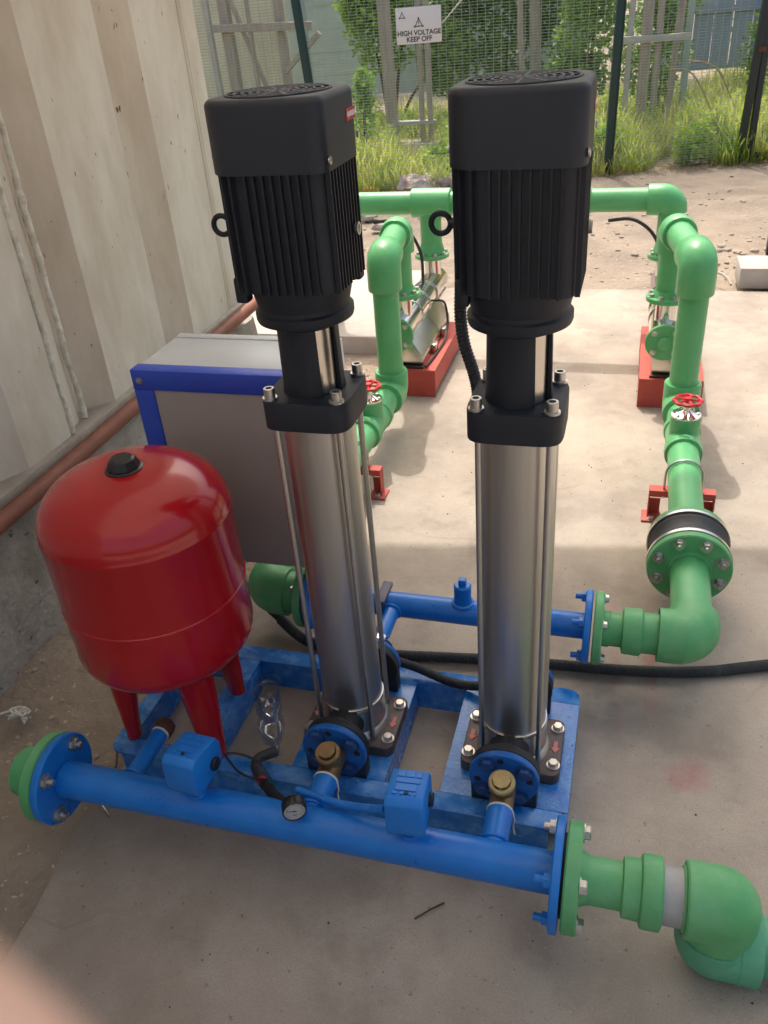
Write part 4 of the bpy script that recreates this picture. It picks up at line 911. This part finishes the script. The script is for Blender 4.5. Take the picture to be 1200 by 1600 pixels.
# warning sign
sg = thing('warning_sign', (-2.135, 8.87 + .01, 1.49), 'white HIGH VOLTAGE KEEP OFF sign hung on the mesh fence', 'sign', None, FA)
rt = Matrix.Rotation(R(0), 4, 'Y')
b = BM(); box(b, (-.215, -.004, -.15), (.215, 0, .15), .001); plate = part('plate', b, M['white'], sg)
def text_mesh(s, size, x, z, name='lettering'):
    cu_ = bpy.data.curves.new('t', 'FONT'); cu_.body = s; cu_.size = size; cu_.align_x = 'CENTER'; cu_.align_y = 'CENTER'; cu_.offset = size * .028; cu_.extrude = .0004
    o = bpy.data.objects.new('t', cu_); col.objects.link(o); dg = bpy.context.evaluated_depsgraph_get(); me = bpy.data.meshes.new_from_object(o.evaluated_get(dg)); bpy.data.objects.remove(o)
    me.materials.clear(); me.materials.append(M['ink']); o = bpy.data.objects.new(name, me); col.objects.link(o); o.parent = plate; o.rotation_euler = (math.pi / 2, 0, 0); o.location = (x, -.0046, z); return o
text_mesh('HIGH VOLTAGE', .058, 0, -.062); text_mesh('KEEP OFF', .058, 0, -.115)
def tri(x, z, s, w):
    b = BM(); P3 = [Vector((x - s, 0, z - s * .8)), Vector((x + s, 0, z - s * .8)), Vector((x, 0, z + s * .95))]
    for i in range(3):
        a, c = P3[i], P3[(i + 1) % 3]; d = (c - a).normalized(); n_ = Vector((-d.z, 0, d.x))
        q = [a - d * w * .7, c + d * w * .7]; f = [q[0], q[1], q[1] + n_ * w, q[0] + n_ * w]; vv = [b.verts.new(v + Vector((0, -.0052 - .0002 * i, 0))) for v in f]; b.faces.new(vv)
    return b
b = tri(0, .022, .042, .008); box(b, (-.003, -.0055, .010), (.003, -.005, .036)); box(b, (-.003, -.0055, -.004), (.003, -.005, .003)); part('warning_triangle', b, M['ink'], plate)
part('warning_triangle', tri(-.155, .088, .028, .006), M['ink'], plate)
b = BM()
for x, z in ((-.19, .13), (.195, .135), (.06, -.13)): cyl(b, (x, -.0046, z), (x, -.006, z), .005, seg=10)
part('rivet', b, M['zinc'], plate)
b = BM(); tube(b, [Vector((-1.93, 8.98, 1.49)) + Vector((.205 * t, .06 * t, .20 * t)) + Vector((0, 0, .004 * math.sin(t * 40))) for t in [i / 30 for i in range(31)]], .006, 6); single('rope', b, M['tape'], 'pale twisted rope tied from the warning sign up the fence', 'rope')

# ------------------------------------------------------------------ structures beyond the fence
def pole(x, y, w, h, lean, label, m='wood', name='timber_pole', cat='pole', d=None, lx=0):
    b = BM(); d = d or w; n = 8; rows = []
    for k in range(n + 1):
        z = -.1 + (h + .1) * k / n; o_ = .012 * nz(z, x, 1.3); rows.append([b.verts.new((sx * w / 2 + o_, sy * d / 2, z)) for sx, sy in ((-1, -1), (1, -1), (1, 1), (-1, 1))])
    for A, B in zip(rows, rows[1:]):
        for i in range(4): b.faces.new((A[i], A[(i + 1) % 4], B[(i + 1) % 4], B[i]))
    b.faces.new(rows[-1])
    o = single(name, b, M[m], label, cat); o.location = (x, y, 0); o.rotation_euler = (lx, lean, 0); return o
# cream shed with timber frame in front (left)
sh = thing('cream_shed', (-6.6, 11.6, 0), 'cream ribbed sheet wall behind the weathered timber frame', 'shed')
b = BM(); n = 40
for i in range(n):
    x0 = -1.6 + i * .092; box(b, (x0, 0, 0), (x0 + .086, .02 + .012 * (i % 2), 3.0))
part('sheet', b, M['cream'], sh, stuff=False)
tf = thing('timber_structure', (-5.0, 11.0, 0), 'weathered timber frame with crossbar and diagonal braces in front of the cream wall', 'frame')
def beam(name, a, c, w, parent, m='wood', o0=(-5.0, 11.0, 0)):
    b = BM(); mt, h = frame_to(Vector(a) - Vector(o0), Vector(c) - Vector(o0)); box(b, (-w / 2, -w / 2, 0), (w / 2, w / 2, h), .004, 1, mt); return part(name, b, M[m], parent)
beam('upright', (-5.30, 11.0, 0), (-5.36, 11.0, 3), .07, tf, 'timber_light'); beam('upright', (-5.05, 11.0, 0), (-5.12, 11.0, 3), .12, tf)
beam('brace', (-4.60, 10.95, .75), (-4.98, 10.95, 1.85), .05, tf); beam('upright', (-4.72, 10.9, 0), (-4.76, 10.9, 3), .045, tf); beam('upright', (-4.35, 11.0, 0), (-4.40, 11.0, 3), .10, tf); beam('upright', (-4.10, 11.1, 0), (-4.15, 11.1, 3), .09, tf, 'teal')
beam('crossbar', (-5.22, 10.9, 1.545), (-3.95, 10.9, 1.50), .09, tf); beam('brace', (-4.35, 10.9, 1.02), (-3.85, 10.9, 1.42), .06, tf)
# teal sheet shed behind, horizontal siding
ts = thing('teal_shed', (-3.6, 15.2, 0), 'faded teal boarded shed behind the bushes', 'shed'); bb = BM(); box(bb, (0, 0, 0), (5.2, .02, .178)); bm_ = mesh_of('board', bb, M['teal'])
for k in range(16): link('board', bm_, ts, (-2.6, .004 * (k % 2), .30 + k * .17), (R(-2), 0, 0))
bg_ = thing('blue_fence', (2.3, 14.5, 0), 'blue-grey sheet fence behind the grass on the right', 'fence', None, R(9)); bb = BM(); box(bb, (0, 0, .5), (.255, .015, 2.6)); bm_ = mesh_of('sheet', bb, M['bluegrey'])
for k in range(26): link('sheet', bm_, bg_, (-2.3 + k * .265, .012 * (k % 2), 0), None)
b = BM(); box(b, (-2.3, -.03, 1.2), (4.5, -.012, 1.28)); box(b, (-2.3, -.03, .5), (4.5, -.012, .56)); part('rail', b, M['bluegrey'], bg_)
def stand(x, y, w, label, zb=.35, lean=0):
    t = thing('pole_stand', (x, y, 0), label, 'stand')
    for sx, ww, lx in ((-w, .13, -.02), (w, .06, .02), (w * .55, .055, .04)):
        b = BM(); mt, h = frame_to((sx, 0, -.1), (sx + lx - .05, 0, 2.8)); box(b, (-ww / 2, -ww / 2, 0), (ww / 2, ww / 2, h), .004, 1, mt); part('pole', b, M['wood'], t)
    b = BM(); box(b, (-w - .04, -.05, zb), (w + .06, .05, zb + .04)); part('crossbar', b, M['timber_light'], t)
    b = BM(); box(b, (-w - .25, -.2, .02), (w + .2, .2, .16), .01); part('footing', b, M['stone'], t); return t
stand(-2.78, 11.0, .24, 'grey timber stand with two poles under the warning sign', .36)
stand(-1.2, 12.4, .22, 'grey timber stand seen just above the right motor, its tops hidden', .4)
pole(-1.46, 11.4, .06, 2.8, R(-2), 'slim grey pole above the fan cover of the right pump')
pole(-.25, 11.0, .06, 2.8, R(1), 'slim pale pole directly beside the dark green fence post', 'timber_light')
cp = thing('power_pole', (-.02, 11.0, 0), 'thick grey twin power pole with bolted crossbar in the grass', 'pole')
b = BM(); box(b, (-.10, -.08, -.1), (.02, .08, 2.9), .006); part('pole', b, M['wood'], cp); b = BM(); box(b, (.055, -.06, -.1), (.13, .06, 2.9), .006); part('pole', b, M['wood'], cp)
b = BM(); box(b, (-.3, -.13, 1.10), (.42, -.085, 1.17), .004); part('crossbar', b, M['timber_light'], cp); b = BM(); box(b, (-.35, -.3, -.05), (.40, .3, .20), .03); part('footing', b, M['soil'], cp)
pole(.22, 11.2, .075, 2.6, R(3), 'leaning grey timber pole right of the thick power pole')
pole(.42, 12.0, .08, 2.6, 0, 'dark green pole in front of the blue-grey sheets', 'teal', 'steel_pole')
pole(1.2, 12.0, .09, 2.6, R(2), 'grey timber pole in the grass just left of the gate')
pole(1.32, 10.9, .05, 2.6, R(2), 'thin pale pole behind the gate mesh', 'timber_light')

# ------------------------------------------------------------------ vegetation
def leaf_cloud(name, m, blobs, n, size, rnd, parent=None):
    vv, ff = [], []
    for k in range(n):
        cx, cy, cz, rx, ry, rz = rnd.choice(blobs)
        while True:
            p = Vector((rnd.uniform(-1, 1), rnd.uniform(-1, 1), rnd.uniform(-1, 1)))
            if p.length < 1 and noise.noise(p * 2.2 + Vector((cx, cy, cz))) > -.28: break
        c = Vector((cx + p.x * rx, cy + p.y * ry, max(.02, cz + p.z * rz))); s = size * rnd.uniform(.6, 1.4)
        d = Vector((rnd.gauss(0, 1), rnd.gauss(0, 1), rnd.gauss(0, .7))).normalized(); w = d.cross(Vector((rnd.gauss(0, 1), rnd.gauss(0, 1), rnd.gauss(0, 1)))).normalized() * s * .32
        i = len(vv); vv += [c, c + d * s * .5 + w, c + d * s, c + d * s * .5 - w]; ff.append((i, i + 1, i + 2, i + 3))
    me = bpy.data.meshes.new(name); me.from_pydata(vv, [], ff); me.materials.append(m); o = bpy.data.objects.new(name, me); col.objects.link(o)
    if parent: o.parent = parent
    return o
def bush(x, y, blobs, n, size, m, label, seed, cat='bush'):
    t = thing('bush', (x, y, 0), label, cat, 'bushes beyond the mesh fence'); rnd = random.Random(seed)
    b = BM()
    for bl in blobs: tube(b, [(rnd.uniform(-.1, .1), rnd.uniform(-.1, .1), -.05), (bl[0] * .4, bl[1] * .4, bl[2] * .5), (bl[0], bl[1], bl[2])], lambda u: .03 * (1 - u * .7), 6, smooth=4)
    part('stem', b, M['bark'], t); leaf_cloud('foliage', m, blobs, n, size, rnd, t); return t
bush(-3.5, 12.6, [(0, 0, 1.4, .55, .4, .6), (.45, 0, 1.9, .6, .4, .6), (-.3, .1, 1.7, .4, .3, .4), (.8, 0, 1.0, .4, .3, .5)], 7500, .085, M['leaf'], 'light green bush left of the warning sign', 1)
bush(-1.9, 13.0, [(0, 0, 1.1, .8, .4, .6), (.5, 0, 1.7, .6, .4, .6), (-.5, 0, 1.8, .5, .4, .5)], 7000, .075, M['leaf2'], 'dense dark green bush between the two tall motors', 2)
bush(-.75, 12.0, [(0, 0, 1.1, .42, .35, .6), (.1, 0, 1.8, .5, .35, .5), (-.2, 0, .6, .4, .3, .4)], 5600, .07, M['leaf'], 'bright green bush directly left of the dark green fence post', 3)
bush(.05, 12.4, [(0, 0, .9, .45, .35, .6), (.15, 0, 1.6, .4, .3, .5)], 4200, .065, M['leaf'], 'leafy green bush behind the thick power pole', 4)
bush(-3.1, 10.0, [(0, 0, .5, .16, .15, .5), (.03, 0, .85, .12, .1, .25)], 700, .06, M['leaf'], 'tall weed bush right of the left motor, by the fence', 5)
bush(1.7, 13.2, [(0, 0, .8, .6, .35, .5), (.4, 0, 1.3, .4, .3, .35)], 3000, .065, M['leaf2'], 'dark bush in front of the blue-grey sheets by the gate', 6)
bush(-7.2, 18.5, [(0, 0, 2, 2.5, .6, 1.6), (2.8, 0, 2.2, 2.5, .6, 1.7), (6, 0, 2.2, 2.5, .6, 1.7), (9, 0, 2.2, 2.5, .6, 1.7), (12, 0, 2.2, 2.5, .6, 1.7)], 9000, .16, M['leaf2'], 'dark tree mass closing the far background', 7, 'hedge')
def grass_field():
    rnd = random.Random(11); vv, ff = [], []
    def blade(x, y, h, w, lean, ang):
        z0 = soil_z(x, y) - .01; dx, dy = math.cos(ang), math.sin(ang); i = len(vv)
        for k, (t, ww) in enumerate(((0, 1), (.5, .8), (.85, .4))):
            ox_ = lean * t * t * h; cx, cy, cz = x + dx * ox_, y + dy * ox_, z0 + h * t * (1 - .25 * lean * t)
            vv.append((cx - dy * w * ww, cy + dx * w * ww, cz)); vv.append((cx + dy * w * ww, cy - dx * w * ww, cz))
        vv.append((x + dx * lean * h * 1.1, y + dy * lean * h * 1.1, z0 + h * (1 - .3 * lean)))
        ff.extend(((i, i + 1, i + 3, i + 2), (i + 2, i + 3, i + 5, i + 4), (i + 4, i + 5, i + 6)))
    n = 0
    while n < 52000:
        x = rnd.uniform(-6.5, 5); t = rnd.random() ** 1.5; y = 9.6 + .31 * x - .05 + t * 5.5
        dens = noise.noise(Vector((x * 1.1, y * .9, 2)));
        if dens < -.25: continue
        edge = min(1, (y - 9.5 - .31 * x + .12) / .7 + .25); h = rnd.uniform(.22, .70) * (.75 + .6 * dens) * edge * (1.25 if x > .2 else .95)
        blade(x, y, max(.04, h), rnd.uniform(.0035, .008), rnd.uniform(.1, .9), rnd.uniform(0, 6.28)); n += 1
    me = bpy.data.meshes.new('grass'); me.from_pydata(vv, [], ff); me.materials.append(M['grass']); o = bpy.data.objects.new('grass', me); col.objects.link(o); o['kind'] = 'stuff'
    # broad leaved weeds
    bl = []
    for k in range(420):
        x = rnd.uniform(-4.8, 1.6); y = 9.6 + .31 * x + .15 + rnd.random() ** 1.6 * 4
        if noise.noise(Vector((x * 1.7, y * 1.7, 9))) < -.05: continue
        if abs(x) < .3 and y < 10.6: continue
        h = rnd.uniform(.14, .46); bl.append((x, y, h * .6, .10, .10, h * .6))
    o = leaf_cloud('weeds', M['weed'], bl, 46000, .05, rnd); o['kind'] = 'stuff'
    b = BM()
    for k in range(700):
        x = rnd.uniform(-3.2, 2); y = 9.6 + .31 * x + rnd.gauss(-.05, .12); a = rnd.uniform(0, 6.28); l = rnd.uniform(.05, .16)
        z = soil_z(x, y) + .012; tube(b, [(x, y, z), (x + math.cos(a) * l / 2, y + math.sin(a) * l / 2, z + rnd.uniform(.0, .05)), (x + math.cos(a) * l, y + math.sin(a) * l, z)], .0025, 3, cap=False)
    o = part('straw', b, M['dry'], None); o['kind'] = 'stuff'
grass_field()
for pts, lb in (([(.75, 10.5, .25), (.62, 10.5, .55), (.45, 10.5, .80), (.28, 10.5, .86), (.2, 10.5, .84)], 'tall arching dry grass stalk, the longer one by the gate'), ([(.95, 10.6, .4), (.72, 10.6, .80), (.55, 10.6, .90), (.40, 10.6, .92)], 'arching reddish seed head above the dry grass stalk')):
    b = BM(); tube(b, pts, lambda u: .006 + .006 * u, 6, smooth=8); single('grass_stalk', b, M['dry'], lb, 'stalk')

# ------------------------------------------------------------------ hand at the lens
def cam_pt(x, y, z): return CAM + cr * x + cu * y + cf * z
def hand():
    t = thing('person', cam_pt(-.10, -.02, -.02), 'blurred fingertip of the person holding the camera, lower left corner', 'person')
    base = Vector(t.location)
    dirv = Vector((-.81, .58, 0)); tip = Vector((-.0120, -.0318, .0335)); V = []; Ed = []; Rd = []
    def add(p, r, prev=None):
        V.append(cam_pt(*p) - base); Rd.append(r)
        if prev is not None: Ed.append((prev, len(V) - 1))
        return len(V) - 1
    w = add((-.150, -.075, -.060), .027); p0 = add((-.128, -.030, -.045), .030, w)
    p1_ = add((-.110, .005, -.02), .022, p0)
    k = add(tuple(tip + dirv * .092 + Vector((0, 0, -.022))), .0115, p1_); k = add(tuple(tip + dirv * .066 + Vector((0, 0, -.004))), .0102, k); k = add(tuple(tip + dirv * .040), .0095, k); k = add(tuple(tip + dirv * .018), .0088, k); k = add(tuple(tip), .0075, k)
    for i in range(3):
        oy = -.022 * (i + 1); k = add((-.128, .002 + oy, -.018), .013, p0); k = add((-.104, -.004 + oy, .006), .0098, k); k = add((-.080, -.010 + oy, .004 - .008), .0088, k); k = add((-.078, -.013 + oy, -.022), .0078, k)
    k = add((-.110, -.06, -.065), .014, p0); k = add((-.085, -.045, -.078), .0115, k); k = add((-.060, -.032, -.080), .0095, k)
    f = add((-.19, -.16, -.12), .030, w); add((-.25, -.30, -.20), .036, f)
    me = bpy.data.meshes.new('hand'); me.from_pydata(V, Ed, []); o = bpy.data.objects.new('hand', me); col.objects.link(o); o.parent = t
    md = o.modifiers.new('s', 'SKIN'); md.use_smooth_shade = True
    for i, r in enumerate(Rd): me.skin_vertices[0].data[i].radius = (r, r)
    me.skin_vertices[0].data[0].use_root = True
    s = o.modifiers.new('d', 'SUBSURF'); s.levels = 2; s.render_levels = 2; me.materials.append(M['skin'])
    dg = bpy.context.evaluated_depsgraph_get(); m2 = bpy.data.meshes.new_from_object(o.evaluated_get(dg)); o.modifiers.clear(); o.data = m2
    m2.materials.clear(); m2.materials.append(M['skin']); m2.shade_smooth()
hand()
